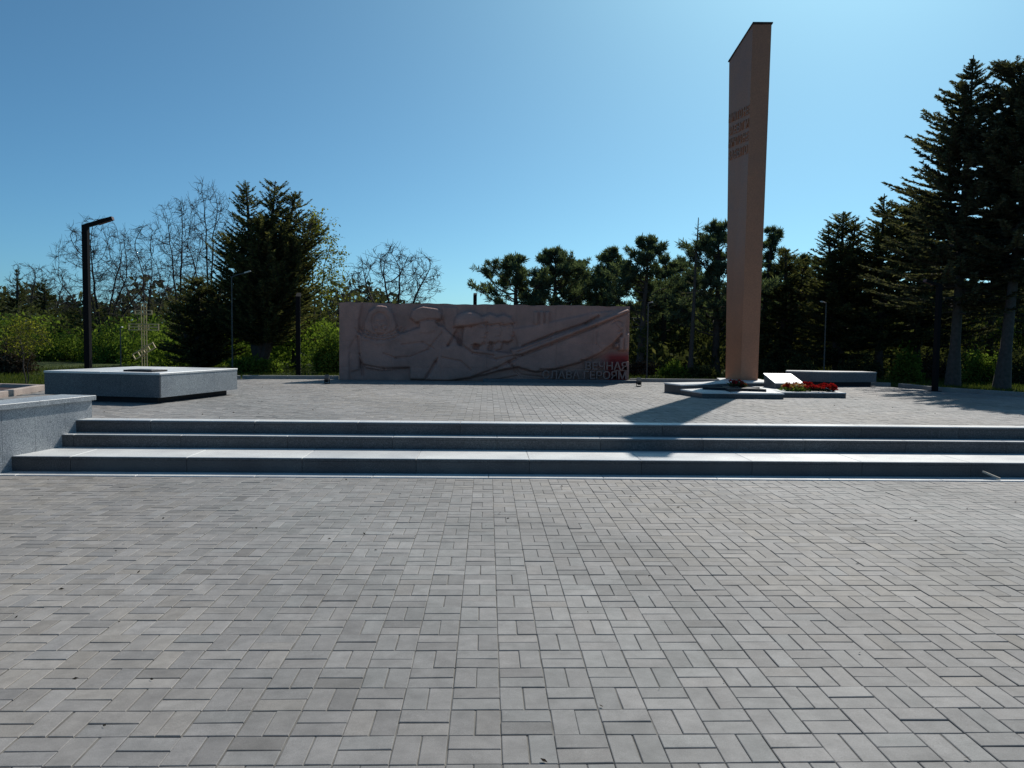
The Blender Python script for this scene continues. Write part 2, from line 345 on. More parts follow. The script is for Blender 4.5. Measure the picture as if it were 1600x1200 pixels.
kstones([(-11.5, 11.95), (-7.84, 12.42)], 0.12, 0.10).build('kerbstone', M['kerb_pink'], bed)

# ------------------------------------------------------------------ stairs
stairs = thing('stairs', (1.5, Y1, 0), 'three broad granite steps with pale sunlit treads and dark shaded risers crossing the plaza', 'steps')
XL, XR = -5.6, 10.5
def slabs(y0, y1, z0, z1, L=1.25, off=0.0, left=XL):
    mb = MB(); x = left-off*L
    while x < XR:
        mb.box(max(x, left)+0.002-1.5, min(x+L, XR)-0.002-1.5, y0-Y1, y1-Y1, z0, z1, 0.004); x += L
    return mb
OV = 0.012
for (y0, y1, zb, zt, lf, of) in ((Y1, Y2, 0.0, Z1, -5.40, 0.3), (Y2, Y3, Z1, Z2, -5.25, 0.7), (Y3, YE, Z2, Z3, -5.2, 0.1)):
    st_ = MB().box(-5.6-1.5, XR-1.5, y0+0.052-Y1, YE+0.02-Y1, -0.1 if zb == 0 else zb-0.031, zt-0.034).build('step', M['dark_gap'], stairs)
    slabs(y0, y0+0.05, zb-0.05 if zb else -0.05, zt-0.0305, 1.25, of, lf).build('riser', M['granite_dark_shade'], st_)  # shade on the risers is put into the granite colour
    slabs(y0-0.004, y0+0.0125, zt-0.030, zt-0.0045, 1.25, of, lf).build('nosing', M['granite_dark_shade'], st_)
    slabs(y0+0.013, y1+0.03, zt-0.03, zt+(0.004 if zt == Z3 else 0.0), 1.25, of, lf).build('tread', M['granite_top'], st_)
slabs(8.21, Y1-0.002, -0.05, 0.006, 1.25, 0.5).build('edging', M['granite_top'], stairs)

# ------------------------------------------------------------------ granite retaining wall beside the stairs
WA = np.array([-4.91, 9.68]); WD = np.array([-math.sin(math.radians(11.0)), -math.cos(math.radians(11.0))]); WL = 3.6; WT = 0.42; ZW = 0.744
wallN = np.array([-WD[1], WD[0]])          # towards the stairs (+X)
if wallN[0] < 0: wallN = -wallN
wt = thing('retaining_wall', (WA[0], WA[1], 0), 'low grey granite wall with overhanging cap beside the left end of the steps', 'wall')
def wq(s0, s1, t0, t1): return [tuple(WD*s+wallN*t) for s, t in ((s0, t0), (s0, t1), (s1, t1), (s1, t0))]
def ccw(p):
    a = sum(p[i][0]*p[(i+1) % len(p)][1]-p[(i+1) % len(p)][0]*p[i][1] for i in range(len(p))); return p if a > 0 else p[::-1]
MB().prism(ccw(wq(0.01, WL, -WT+0.01, -0.026)), -0.1, ZW-0.06).build('core', M['mortar'], wt)
s = 0.0; k = 0
while s < WL:
    e = min(WL, s+0.46); MB().prism(ccw(wq(s+0.002, e-0.002, -0.025, 0.0)), -0.06, ZW-0.061).build('cladding_panel', M['granite_face'], wt); s = e
MB().prism(ccw(wq(-0.003, 0.0095, -WT, -0.026)), -0.06, ZW-0.061).build('end_panel', M['granite_face'], wt)
s = -0.035
while s < WL:
    e = min(WL, s+0.92); MB().prism(ccw(wq(s+0.001, e-0.001, -WT-0.03, 0.035)), ZW-0.058, ZW, 0.005).build('cap_stone', M['granite_face'], wt); s = e

# ------------------------------------------------------------------ raised granite blocks
def granite_block(name, corner, ang, w, d, ztop, zbot, label, rec=0.13):
    """corner = nearest corner; w runs to the left along (-cos, sin), d runs back along (sin, cos)"""
    o = thing(name, (corner[0], corner[1], Z3), label, 'granite block'); a = math.radians(ang)
    U = np.array([-math.cos(a), math.sin(a)]); Vv = np.array([math.sin(a), math.cos(a)])
    def q(u0, u1, v0, v1): return ccw([tuple(U*u+Vv*v) for u, v in ((u0, v0), (u1, v0), (u1, v1), (u0, v1))])
    MB().prism(q(rec, w-rec, rec, d-rec), -0.05, zbot-Z3-0.001).build('base', M['granite_black'], o)
    t = 0.03
    MB().prism(q(t, w-t, t, d-t), zbot-Z3, ztop-Z3-0.0305).build('core', M['dark_gap'], o)
    n = max(2, int(round(w/0.75)))
    mb = MB()
    for i in range(n): mb.prism(q(w*i/n+0.001+ (0 if i else 0), w*(i+1)/n-0.001, 0, t-0.001), zbot-Z3-0.004, ztop-Z3-0.031)
    mb.build('front_panel', M['granite_face_shaded'], o)  # shaded front coloured darker than the sunlit side of the same granite
    n = max(2, int(round(d/0.75))); mb = MB()
    for i in range(n): mb.prism(q(0, t-0.001, t+(d-t)*i/n+0.001, t+(d-t)*(i+1)/n-0.001), zbot-Z3-0.004, ztop-Z3-0.031)
    mb.build('side_panel', M['granite_face'], o)
    mb = MB(); mb.prism(q(w-t+0.001, w, t, d), zbot-Z3-0.004, ztop-Z3-0.031); mb.prism(q(t, w-t, d-t+0.001, d), zbot-Z3-0.004, ztop-Z3-0.031); mb.build('back_panel', M['granite_face'], o)
    mb = MB(); mb.prism(q(-0.006, w/2-0.0015, -0.006, d+0.006), ztop-Z3-0.03, ztop-Z3, 0.004); mb.prism(q(w/2+0.0015, w+0.006, -0.006, d+0.006), ztop-Z3-0.03, ztop-Z3, 0.004)
    mb.build('top_slab', M['granite_top'], o)
    return o, U, Vv
M['granite_face_shaded'] = granite('granite_sawn_shaded', (0.045, 0.050, 0.058), (0.105, 0.113, 0.125), (0.22, 0.235, 0.25), 0.45, 0.4)  # darker copy of the sawn granite with shade put into its colour
LBC = np.array([-4.95, 11.76]); LBZ = 0.93
_, LU, LV = granite_block('granite_block', LBC, 13.0, 2.02, 2.15, LBZ, 0.56, 'large raised granite block with recessed base, left of the plaza before the cross')
rb = thing('granite_block', (8.3, 18.6, Z3), 'low many sided granite block in the right rear of the plaza, behind the red flowers', 'granite block')
RBP = [(8.25, 18.22), (9.50, 18.45), (9.35, 18.90), (7.55, 19.12), (7.33, 18.62)]
def shrink(P, k):
    c = np.mean(np.array(P), 0); return [tuple(np.array(p)+(c-np.array(p))/np.linalg.norm(c-np.array(p))*k-np.array([8.3, 18.6])) for p in P]
MB().prism(ccw(shrink(RBP, 0.12)), -0.05, 0.109).build('base', M['granite_black'], rb)
MB().prism(ccw(shrink(RBP, 0.04)), 0.11, 0.325).build('core', M['dark_gap'], rb)
Q0, Q1 = shrink(RBP, 0.0), shrink(RBP, 0.035)
for k in range(5):
    k2 = (k+1) % 5; MB().prism(ccw([Q0[k], Q0[k2], Q1[k2], Q1[k]]), 0.108, 0.324).build('side_panel', M['granite_face_shaded'], rb)  # sides take the granite copy coloured for shade
MB().prism(ccw(shrink(RBP, -0.008)), 0.3255, 0.355, 0.004).build('top_slab', M['granite_face'], rb)
# dark plate lying on the left block
pc = LBC+LU*0.55+LV*0.42
pl = thing('stone_plate', (pc[0], pc[1], LBZ), 'thin dark stone plate lying on top of the left granite block', 'plaque', rz=math.radians(-16))
MB().box(-0.26, 0.26, -0.18, 0.18, 0.002, 0.028, 0.004).build('plate', M['granite_black'], pl)
MB().box(-0.21, 0.21, -0.13, 0.13, 0.0285, 0.032, 0.001).build('inset', M['granite_dark_shade'], pl)

# Orthodox cross of metal tubing standing at the back of the left block
cc = LBC+LU*1.56+LV*1.86
CY_ = 15.4; cc = on_y(226, 575, CY_)
cross = thing('memorial_cross', (cc[0], CY_, Z3), 'openwork metal orthodox cross standing behind the left granite block', 'cross', rz=math.radians(-8))
ch = on_y(226, 474, CY_)[2]-Z3; zpx = lambda py: on_y(226, py, CY_)[2]-Z3
def ladder(name, a, b, w, rails=3, r=0.0075, rungs=0):
    a = np.array(a, float); b = np.array(b, float); d = (b-a)/np.linalg.norm(b-a); n = np.array([-d[2], 0, d[0]]); mb = MB()
    for k in range(rails):
        o = n*w*(k/(rails-1)-0.5); mb.bar(a+o, b+o, 2*r, 2*r, (0, 1, 0))
    for p in [a, b]+[a+(b-a)*(q+1)/(rungs+1) for q in range(rungs)]:
        mb.bar(p-n*(w/2+r), p+n*(w/2+r), 1.9*r, 1.9*r, (0, 1, 0))
    return mb.build(name, M['brass'], cross)
ladder('upright', (0, 0, 0), (0, 0, ch), 0.105, 3, 0.0065, 7)
ladder('main_bar', (-0.31, -0.015, zpx(511)), (0.31, -0.015, zpx(511)), 0.115, 3, 0.010, 2)
ladder('upper_bar', (-0.175, -0.015, zpx(488)), (0.175, -0.015, zpx(488)), 0.07, 2, 0.009, 2)
ladder('slanted_bar', (-0.21, -0.015, zpx(558)), (0.21, -0.015, zpx(539)), 0.11, 2, 0.010, 3)
for zz in (zpx(511), zpx(548)):
    aa = np.linspace(0, 2*np.pi, 17); MB().tube(np.stack([0.055*np.cos(aa), np.full(17, -0.03), zz+0.055*np.sin(aa)], -1), np.full(17, 0.007), 6, False).build('ring', M['brass'], cross)
MB().box(-0.15, 0.15, -0.10, 0.10, -0.05, 0.06, 0.008).build('footing', M['kerb'], cross)

# ------------------------------------------------------------------ relief wall
YW = 19.2; RX0, RX1 = -3.66, 3.55; RZ1 = 2.37
rw = thing('relief_wall', (0, YW, Z3), 'long pinkish stone wall carved with soldiers and a banner, at the back of the plaza', 'relief wall')
def relief():
    U0, U1, V0, V1 = 531.0, 984.0, 473.0, 598.0; NX, NZ = 680, 190
    us = np.linspace(U0, U1, NX); vs_ = np.linspace(V0, V1, NZ); Ug, Vg = np.meshgrid(us, vs_)
    H = np.zeros_like(Ug); red = np.zeros_like(Ug)
    def blur(A, k=1):
        for _ in range(k):
            B = np.pad(A, 1, mode='edge'); A = (B[1:-1, 1:-1]*4+B[:-2, 1:-1]*2+B[2:, 1:-1]*2+B[1:-1, :-2]*2+B[1:-1, 2:]*2+B[:-2, :-2]+B[2:, 2:]+B[:-2, 2:]+B[2:, :-2])/16
        return A
    def pm(poly): return inside_poly(Ug.ravel(), Vg.ravel(), poly).reshape(Ug.shape)
    def em(cx, cy, rx, ry): return ((Ug-cx)/rx)**2+((Vg-cy)/ry)**2
    def lay(mask, h, soft=2):
        nonlocal H
        a = blur(mask.astype(float), soft); H = H*(1-a)+h*a
    def dome(cx, cy, rx, ry, h, clip=None):
        nonlocal H
        e = em(cx, cy, rx, ry); mk = e < 1
        if clip is not None: mk &= clip
        a = blur(mk.astype(float), 1); H = H*(1-a)+(h*(0.45+0.55*np.sqrt(np.clip(1-e, 0, 1))))*a
    def groove(pts, w, d):
        nonlocal H
        for (x1, y1), (x2, y2) in zip(pts[:-1], pts[1:]):
            L = (x2-x1)**2+(y2-y1)**2+1e-9; t = np.clip(((Ug-x1)*(x2-x1)+(Vg-y1)*(y2-y1))/L, 0, 1)
            q = np.hypot(Ug-x1-t*(x2-x1), Vg-y1-t*(y2-y1)); H = H-1.2*d*np.exp(-(q/(w*0.85))**2)
    # left edge pillar and mother figure in a headscarf
    lay(pm([(531, 473), (566, 473), (561, 500), (560, 530), (546, 556), (546, 600), (531, 600)]), 0.05)
    lay(pm([(546, 545), (560, 520), (566, 560), (560, 582), (548, 585)]), 0.03)
    lay(pm([(560, 524), (585, 520), (640, 522), (652, 540), (655, 560), (640, 578), (600, 582), (572, 578), (560, 560)]), 0.075)
    lay(pm([(568, 530), (570, 505), (577, 486), (590, 477), (604, 478), (614, 490), (619, 508), (622, 530), (606, 540), (584, 540)]), 0.085, 3)
    lay(pm([(580, 504), (583, 492), (592, 487), (602, 489), (608, 498), (608, 512), (603, 522), (594, 527), (586, 521)]), 0.062, 1)
    dome(594, 507, 12, 18, 0.10); dome(594.5, 510, 2.6, 5, 0.125); dome(588, 514, 4, 4, 0.104); dome(601, 514, 4, 4, 0.104)
    groove([(588, 503), (592, 503)], 1.0, 0.02); groove([(597, 503), (601, 503)], 1.0, 0.02); groove([(595, 505), (594, 512), (597, 513)], 0.8, 0.012); groove([(591, 518), (598, 518)], 0.8, 0.015)
    for r in (26, 31, 37): groove([(594+r*1.1*math.cos(t), 505+r*0.75*math.sin(t)) for t in np.linspace(0.35, 2.8, 12)], 1.2, 0.025)
    groove([(560, 528), (562, 556), (566, 590)], 1.6, 0.05); groove([(567, 574), (600, 580), (640, 578)], 1.6, 0.05)
    groove([(600, 555), (618, 562), (636, 560)], 1.5, 0.03)
    # older man with a cap
    lay(pm([(628, 522), (650, 513), (690, 508), (712, 530), (724, 556), (700, 582), (672, 597), (640, 596), (640, 560)]), 0.085)
    lay(pm([(640, 496), (644, 484), (660, 478), (684, 481), (690, 490), (688, 500), (668, 500), (650, 505)]), 0.11)
    lay(pm([(655, 499), (680, 497), (681, 504), (685, 509), (680, 512), (680, 517), (668, 521), (655, 520)]), 0.10)
    groove([(652, 504), (668, 499), (689, 499)], 1.2, 0.03); groove([(628, 540), (660, 536), (676, 545)], 1.2, 0.025); groove([(640, 560), (668, 548), (690, 520)], 1.2, 0.025)
    lay(pm([(688, 478), (712, 478), (716, 508), (706, 524), (694, 510)]), 0.03)
    groove([(664, 596), (680, 568), (700, 540), (712, 520)], 1.8, 0.05)
    # column of soldiers in profile
    for dx, hgt, s_ in ((46, 0.07, 0.86), (25, 0.09, 0.9), (0, 0.125, 1.0)):
        def T(pts): return [(735+dx+(x-735)*s_, 505+(y-505)*s_) for x, y in pts]
        lay(pm(T([(722, 520), (724, 508), (754, 503), (757, 509), (762, 518), (757, 520), (759, 525), (755, 529), (757, 533), (750, 539), (740, 537), (736, 552), (720, 556)])), hgt-0.012, 1)
        if dx == 0: dome(732, 505, 24, 20, hgt+0.06, Vg < 509-(Ug-732)*0.12); groove([(708, 512), (735, 509), (760, 503)], 1.3, 0.045)
        else:
            lay(pm(T([(724, 506), (726, 492), (740, 486), (754, 492), (760, 503), (742, 506)])), hgt+0.01, 1)
            groove(T([(724, 507), (742, 507), (762, 503)]), 1.1, 0.03)
        groove(T([(748, 511), (754, 511)]), 1.0, 0.02); groove(T([(751, 528), (757, 527)]), 0.9, 0.02); groove(T([(735, 540), (748, 541), (756, 537)]), 1.2, 0.03)
    lay(pm([(690, 545), (712, 538), (730, 545), (765, 548), (800, 552), (822, 562), (812, 574), (780, 580), (740, 592), (700, 598), (672, 598)]), 0.105)
    groove([(712, 520), (722, 540), (738, 552), (770, 556)], 1.3, 0.04); groove([(690, 560), (720, 566), (735, 580)], 1.2, 0.03); groove([(742, 553), (775, 562), (800, 556)], 1.2, 0.03)
    groove([(738, 592), (775, 577), (806, 560)], 1.7, 0.055); groove([(794, 566), (806, 580), (814, 588), (850, 592)], 1.8, 0.055); groove([(770, 598), (808, 590)], 1.6, 0.05)
    # stone pilasters, then rifle and banner
    for x in (836, 845, 854): lay(pm([(x-3, 483), (x+3.4, 483), (x+3.4, 502), (x, 506), (x-3, 502)]), 0.045, 1)
    lay(pm([(800, 512), (838, 506), (870, 498), (930, 484), (975, 479), (812, 548)]), 0.035)
    lay(pm([(804, 556), (982, 479.5), (980, 498), (972, 516), (958, 534), (936, 551), (905, 566), (868, 577), (836, 582), (812, 576)]), 0.10)
    lay(pm([(796, 546), (812, 543), (980, 478), (982, 482), (816, 552), (802, 558)]), 0.14, 1)
    groove([(808, 549), (860, 527), (900, 510), (940, 494)], 1.1, 0.05); groove([(815, 541), (870, 518), (915, 502), (935, 490)], 1.6, 0.07)
    groove([(803, 556), (815, 555), (860, 537), (930, 507), (982, 482)], 1.3, 0.055)
    # emblem and border on the banner
    groove([(964+9*math.cos(t), 506+9*math.sin(t)) for t in np.linspace(-1.9, 1.6, 12)], 0.9, 0.025); groove([(959, 498), (971, 515)], 0.9, 0.025); groove([(955, 502), (962, 496)], 1.1, 0.02)
    groove([(932, 515), (931, 535), (938, 544)], 1.0, 0.02)
    # niche below the banner, painted red, and hanging tassels
    nm = pm([(926, 561), (948, 550), (966, 530), (984, 530), (984, 598), (948, 598), (948, 580), (926, 564)]); lay(nm & (H < 0.09), -0.03, 1); red[:] = np.maximum(red, blur((nm & (H < 0.06)).astype(float), 1)*np.clip((Ug-936)/20, 0, 1)*np.clip((Vg-546)/10, 0, 1))
    for x0, y0, y1 in ((975, 500, 524), (970.5, 524, 545), (978.5, 520, 545), (963, 535, 541)):
        lay(pm([(x0-3.4, y0), (x0+3.6, y0-3), (x0+3.6, y1), (x0-3.4, y1+1)]), 0.10, 1)
    rng = np.random.RandomState(3); H = blur(H, 1)+0.006*blur(rng.randn(*H.shape), 3)
    for uj in (566, 612, 689, 760, 806, 868, 925): groove([(uj, 470), (uj, 600)], 0.55, 0.012)
    for vj in (535, 577): groove([(531, vj), (984, vj)], 0.5, 0.008)
    field = blur((((Vg > 561.5) & (Ug > 906)) | ((Vg > 577) & (Ug > 842))).astype(float), 3); low = np.minimum(H, 0.085)*1.2
    H = (0.75*H+0.65*blur(H, 14))*1.2; H = np.where(red > 0.02, H*(1-red)+(-0.02)*red, H); H = H*(1-field)+np.minimum(H, low)*field
    X = RX0+(Ug-U0)/(U1-U0)*(RX1-RX0); Zr = (RZ1-Z3)*(1-(Vg-V0)/(V1-V0))
    edge = 0.006*np.sin(Ug*0.21)+0.008*np.sin(Ug*0.057+1)
    Zr = np.where(Vg < V0+0.7, Zr+edge, Zr)
    V = np.stack([X, -H, Zr], -1).reshape(-1, 3); i, j = np.meshgrid(np.arange(NX-1), np.arange(NZ-1)); a = (j*NX+i).ravel()
    F = np.stack([a, a+NX, a+NX+1, a+1], -1)
    rf = ((red[:-1, :-1]+red[1:, 1:])/2).ravel()
    # rim: close the edges back to the slab
    per = np.concatenate([np.arange(NX), NX*np.arange(1, NZ)+NX-1, NX*(NZ-1)+np.arange(NX-2, -1, -1), NX*np.arange(NZ-2, 0, -1)])
    B = V[per].copy(); B[:, 1] = 0.06; n0 = len(V); m = len(per); k = np.arange(m)
    F = np.concatenate([F, np.stack([per[k], per[(k+1) % m], n0+(k+1) % m, n0+k], -1)]); V = np.concatenate([V, B])
    o = mesh_np('carved_relief', V, F, M['relief'], rw, attrs={'red': np.concatenate([rf, np.zeros(m)])}, smooth=True)
    return o
relief()
mb = MB(); xs = [RX0, -2.35, -1.1, 0.2, 1.35, 2.5, RX1]
for a, b in zip(xs[:-1], xs[1:]): mb.box(a+0.004, b-0.004, 0.05, 0.36, -0.08, RZ1-Z3-0.012+random.Random(a).uniform(-0.006, 0.004), 0.006)
mb.build('backing_slab', M['relief'], rw)
MB().box(-0.1, 3.72, -0.42, -0.14, -0.05, 0.07, 0.006).build('plinth', M['granite_face_shaded'], rw)
def text_mesh(name, txt, mat, parent, x0, x1, z0, z1, y, depth, bold=0.012):
    cu = bpy.data.curves.new(name, 'FONT'); cu.body = txt; cu.extrude = depth; cu.offset = bold; cu.resolution_u = 3; cu.size = 1.0
    t = bpy.data.objects.new(name, cu); COL.objects.link(t); bpy.context.view_layer.update()
    me = bpy.data.meshes.new_from_object(t.evaluated_get(bpy.context.evaluated_depsgraph_get())); bpy.data.objects.remove(t)
    n = len(me.vertices); co = np.empty(n*3); me.vertices.foreach_get('co', co); co = co.reshape(-1, 3)
    a, b = co.min(0), co.max(0); q = np.empty_like(co)
    q[:, 0] = x0+(co[:, 0]-a[0])/(b[0]-a[0])*(x1-x0); q[:, 2] = z0+(co[:, 1]-a[1])/(b[1]-a[1])*(z1-z0); q[:, 1] = y-co[:, 2]
    me.vertices.foreach_set('co', q.ravel()); me.update(); me.materials.clear(); me.materials.append(mat); me.name = name
    o = bpy.data.objects.new(name, me); COL.objects.link(o); o.parent = parent
    return o
def wx(px): return RX0+(px-531)/(984-531)*(RX1-RX0)
def wz(py): return (RZ1-Z3)*(1-(py-473)/125.0)
text_mesh('inscription', 'ВЕЧНАЯ', M['letter'], rw, wx(914), wx(980), wz(577.0), wz(564), -0.125, 0.04)
text_mesh('inscription', 'СЛАВА ГЕРОЯМ', M['letter'], rw, wx(847), wx(979), wz(592.5), wz(579), -0.125, 0.04)
MB().box(wx(979.5), wx(983), -0.13, 0.05, wz(593), wz(563.5)).box(wx(960), wx(979.4), -0.13, 0.05, wz(578.8), wz(577.3)).build('inscription_frame', M['relief'], rw)

# ------------------------------------------------------------------ obelisk
ob = thing('obelisk', (5.8, 17.2, Z3), 'tall terracotta obelisk with slanted top rising behind the star pedestal', 'obelisk')
OB0 = [np.array(p) for p in ((5.67, 17.0), (6.055, 17.0), (5.90, 17.62), (5.525, 17.62))]
OB1 = [np.array(p) for p in ((5.71, 17.0), (6.125, 17.0), (5.90, 17.86), (5.475, 17.86))]
OT = [8.44, 8.45, 7.94, 7.92]
def ob_pt(i, z): t = (z-0.5)/(8.2-0.5); p = OB0[i]*(1-t)+OB1[i]*t; return np.array([p[0]-5.8, p[1]-17.2, z-Z3])
v = [ob_pt(i, 0.47) for i in range(4)]+[ob_pt(i, OT[i]) for i in range(4)]
MB().add(v, [(3, 2, 1, 0), (0, 1, 5, 4), (1, 2, 6, 5), (2, 3, 7, 6), (3, 0, 4, 7), (4, 5, 6, 7)]).build('shaft', M['terracotta'], ob)
cv = []
ctr = sum(ob_pt(i, OT[i]) for i in range(4))/4
for dz in (0.004, 0.03):
    for i in range(4):
        p = ob_pt(i, OT[i]); d = p-ctr; d[2] = 0; d /= np.linalg.norm(d); cv.append(p+d*0.035+np.array([0, 0, dz]))
MB().add(cv, [(3, 2, 1, 0), (0, 1, 5, 4), (1, 2, 6, 5), (2, 3, 7, 6), (3, 0, 4, 7), (4, 5, 6, 7)]).build('top_flashing', M['flash'], ob)
# raised lettering on the left face (between back-left edge 3 and front ridge 0)
for ln, (txt, zc) in enumerate((('НИКТО НЕ', 6.62), ('ЗАБЫТ И', 6.33), ('НИЧТО НЕ', 6.05), ('ЗАБЫТО', 5.77))):
    a0, b0 = ob_pt(3, zc), ob_pt(0, zc); d = b0-a0; L = np.linalg.norm(d); d /= L; nrm = np.array([d[1], -d[0], 0]); nrm /= np.linalg.norm(nrm)
    o = text_mesh('inscription', txt, M['terracotta'], ob, 0.02, L-0.03, -0.10, 0.10, 0.0, 0.014, 0.02)
    o.matrix_local = Matrix(((d[0], -nrm[0], 0, a0[0]), (d[1], -nrm[1], 0, a0[1]), (0, 0, 1, a0[2]), (0, 0, 0, 1)))

# ------------------------------------------------------------------ star pedestal, slab, plaque, flowers
SP = np.array([4.9, 15.6])
sp = thing('star_pedestal', (SP[0], SP[1], Z3), 'two tier granite star pedestal with sides darkened for shade at the foot of the obelisk', 'pedestal')
def spr(pts): return ccw([(p[0]-SP[0], p[1]-SP[1]) for p in pts])
low = [(3.96, 14.00), (5.46, 13.95), (5.62, 15.2), (5.2, 15.9), (3.80, 15.3), (3.80, 14.85)]
MB().prism(spr(low), -0.04, 0.085).build('lower_tier', M['granite_dark_shade'], sp)  # shade on the tier sides put into the colour
MB().prism(spr([(3.955, 13.99), (5.47, 13.94), (5.63, 15.2), (5.2, 15.9), (3.80, 15.3), (3.795, 14.84)]), 0.0855, 0.11, 0.004).build('lower_slab', M['granite_top'], sp)
up = [(3.63, 15.60), (3.80, 14.95), (4.16, 15.16), (4.75, 15.75), (5.25, 16.15), (6.2, 16.2), (6.32, 17.9), (5.42, 17.92), (5.15, 16.7), (4.55, 16.05)]
MB().prism(spr(up), -0.04, 0.17).build('upper_tier', M['granite_dark_shade'], sp)
MB().prism(spr([(3.62, 15.605), (3.795, 14.94), (4.165, 15.15), (4.755, 15.745), (5.25, 16.14), (6.21, 16.19), (6.33, 17.91), (5.41, 17.93), (5.14, 16.705), (4.545, 16.055)]), 0.1705, 0.195, 0.004).build('upper_slab', M['granite_top'], sp)
# black five-pointed star plate (flame burner) on the lower tier
st = []
for k in range(10):
    a = math.pi/2+k*math.pi/5+0.15; r = 0.60 if k % 2 == 0 else 0.26; st.append((4.82-SP[0]+r*math.cos(a)*1.05, 14.72-SP[1]+r*math.sin(a)))
sb = MB(); sb.prism(ccw(st), 0.111, 0.16, 0.003); sb.build('star_plate', M['granite_black'], sp)

sl = thing('flower_slab', (6.2, 15.1, Z3), 'low dark granite slab to the right of the star pedestal carrying the red flowers', 'stone slab')
MB().box(-0.58, 0.62, -0.74, 1.15, -0.04, 0.085).build('base', M['granite_dark_shade'], sl)
MB().box(-0.585, 0.625, -0.745, 1.155, 0.0855, 0.105, 0.004).build('top_slab', M['granite_top'], sl)
ZS = Z3+0.106
ps = thing('plaque_stand', (6.02, 15.65, ZS), 'sloping lectern of dark granite with a white plaque beside the obelisk', 'plaque stand')
v = [(-0.16, -0.24, 0), (0.40, -0.24, 0), (0.40, 0.42, 0), (-0.16, 0.42, 0), (-0.16, -0.24, 0.10), (0.40, -0.24, 0.10), (0.40, 0.42, 0.26), (-0.16, 0.42, 0.26)]
MB().add(v, [(3, 2, 1, 0), (0, 1, 5, 4), (1, 2, 6, 5), (2, 3, 7, 6), (3, 0, 4, 7), (4, 5, 6, 7)]).build('stand', M['granite_dark_shade'], ps)
sl_ = 0.16/0.66
def slope_box(x0, x1, y0, y1, z0, z1):
    f = lambda y, z: 0.10+(y+0.24)*sl_+z
    v = [(x0, y0, f(y0, z0)), (x1, y0, f(y0, z0)), (x1, y1, f(y1, z0)), (x0, y1, f(y1, z0)), (x0, y0, f(y0, z1)), (x1, y0, f(y0, z1)), (x1, y1, f(y1, z1)), (x0, y1, f(y1, z1))]
    return MB().add(v, [(3, 2, 1, 0), (0, 1, 5, 4), (1, 2, 6, 5), (2, 3, 7, 6), (3, 0, 4, 7), (4, 5, 6, 7)])
cvs = slope_box(-0.175, 0.415, -0.255, 0.435, 0.002, 0.022).build('cover_stone', M['granite_top'], ps)
slope_box(-0.10, 0.385, -0.21, 0.40, 0.0223, 0.026).build('plaque_frame', M['granite_dark_shade'], cvs)
slope_box(-0.085, 0.370, -0.195, 0.385, 0.0265, 0.034).build('plaque', M['white'], cvs)

def cards(P, D, L, Wd, rng):
    """diamond shaped leaf faces: base P, direction D, length L, width Wd"""
    D = D/(np.linalg.norm(D, axis=1)[:, None]+1e-9); R = rng.randn(len(P), 3); S = np.cross(D, R); S /= np.linalg.norm(S, axis=1)[:, None]+1e-9
    L = np.asarray(L)[:, None]*np.ones((len(P), 1)); Wd = np.asarray(Wd)[:, None]*np.ones((len(P), 1))
    V = np.stack([P, P+D*L*0.5+S*Wd/2, P+D*L, P+D*L*0.5-S*Wd/2], 1).reshape(-1, 3)
    return V, np.arange(len(V)).reshape(-1, 4)
def flower_heads(name, mat, pts, r, rng, parent, n=26):
    for p in pts:
        d = rng.randn(n, 3); d[:, 2] = np.abs(d[:, 2])*0.9; d /= np.linalg.norm(d, axis=1)[:, None]; k = rng.uniform(0.75, 1.25)
        V, F = cards(np.array(p)+d*r*0.25, d, r*k*(0.6+0.5*rng.rand(n)), r*k*(0.5+0.4*rng.rand(n)), rng)
        mesh_np(name, V, F, mat, parent, attrs={'tone': np.clip(rng.rand()*0.5+rng.rand(len(F))*0.6, 0, 1)})
def greens(name, pts, L, rng, parent, n=18, mat='olive'):
    P = np.repeat(np.array(pts), n, 0); D = rng.randn(len(P), 3); D[:, 2] = np.abs(D[:, 2])*0.6+0.1
    V, F = cards(P, D, L*(0.6+0.6*rng.rand(len(P))), L*0.22*np.ones(len(P)), rng); return mesh_np(name, V, F, M[mat], parent, attrs={'tone': rng.rand(len(F))})
rng = np.random.RandomState(11)
# bouquet of dark red flowers at the foot of the shaft on the star
bq = on_z(1146, 605, Z3+0.16); bqY = bq[1]
b1 = thing('flower_bouquet', (4.93, 14.95, Z3+0.16), 'dark red bouquet standing on the star pedestal before the obelisk', 'flowers', 'bouquets laid at the monument')
pts = [(rng.uniform(-.14, .14), rng.uniform(-.10, .10), 0.02+rng.uniform(0, .10)) for _ in range(22)]
flower_heads('bloom', M['petal_dark'], pts, 0.036, rng, b1); greens('leaves', [(p[0]*.8, p[1]*.8, p[2]*.3) for p in pts], 0.12, rng, b1)
b2 = thing('flower_bouquet', (5.98, 14.72, ZS), 'mixed orange, cream and red bouquet at the left end of the flower slab', 'flowers', 'bouquets laid at the monument')
pts = [(rng.uniform(-.20, .2), rng.uniform(-.14, .14), 0.03+rng.uniform(0, .10)) for _ in range(30)]
flower_heads('bloom', M['petal_mix'], pts, 0.045, rng, b2); greens('leaves', [(p[0], p[1], 0.01) for p in pts], 0.12, rng, b2, mat='green')
pts = [(rng.uniform(-.24, .05), rng.uniform(-.1, .14), 0.03+rng.uniform(0, .10)) for _ in range(10)]
flower_heads('bloom', M['petal'], pts, 0.04, rng, b2)
wr = thing('wreath', (6.42, 14.80, ZS), 'oval red flower wreath with green leaves lying across the flower slab', 'wreath')
pts = []; gp = []
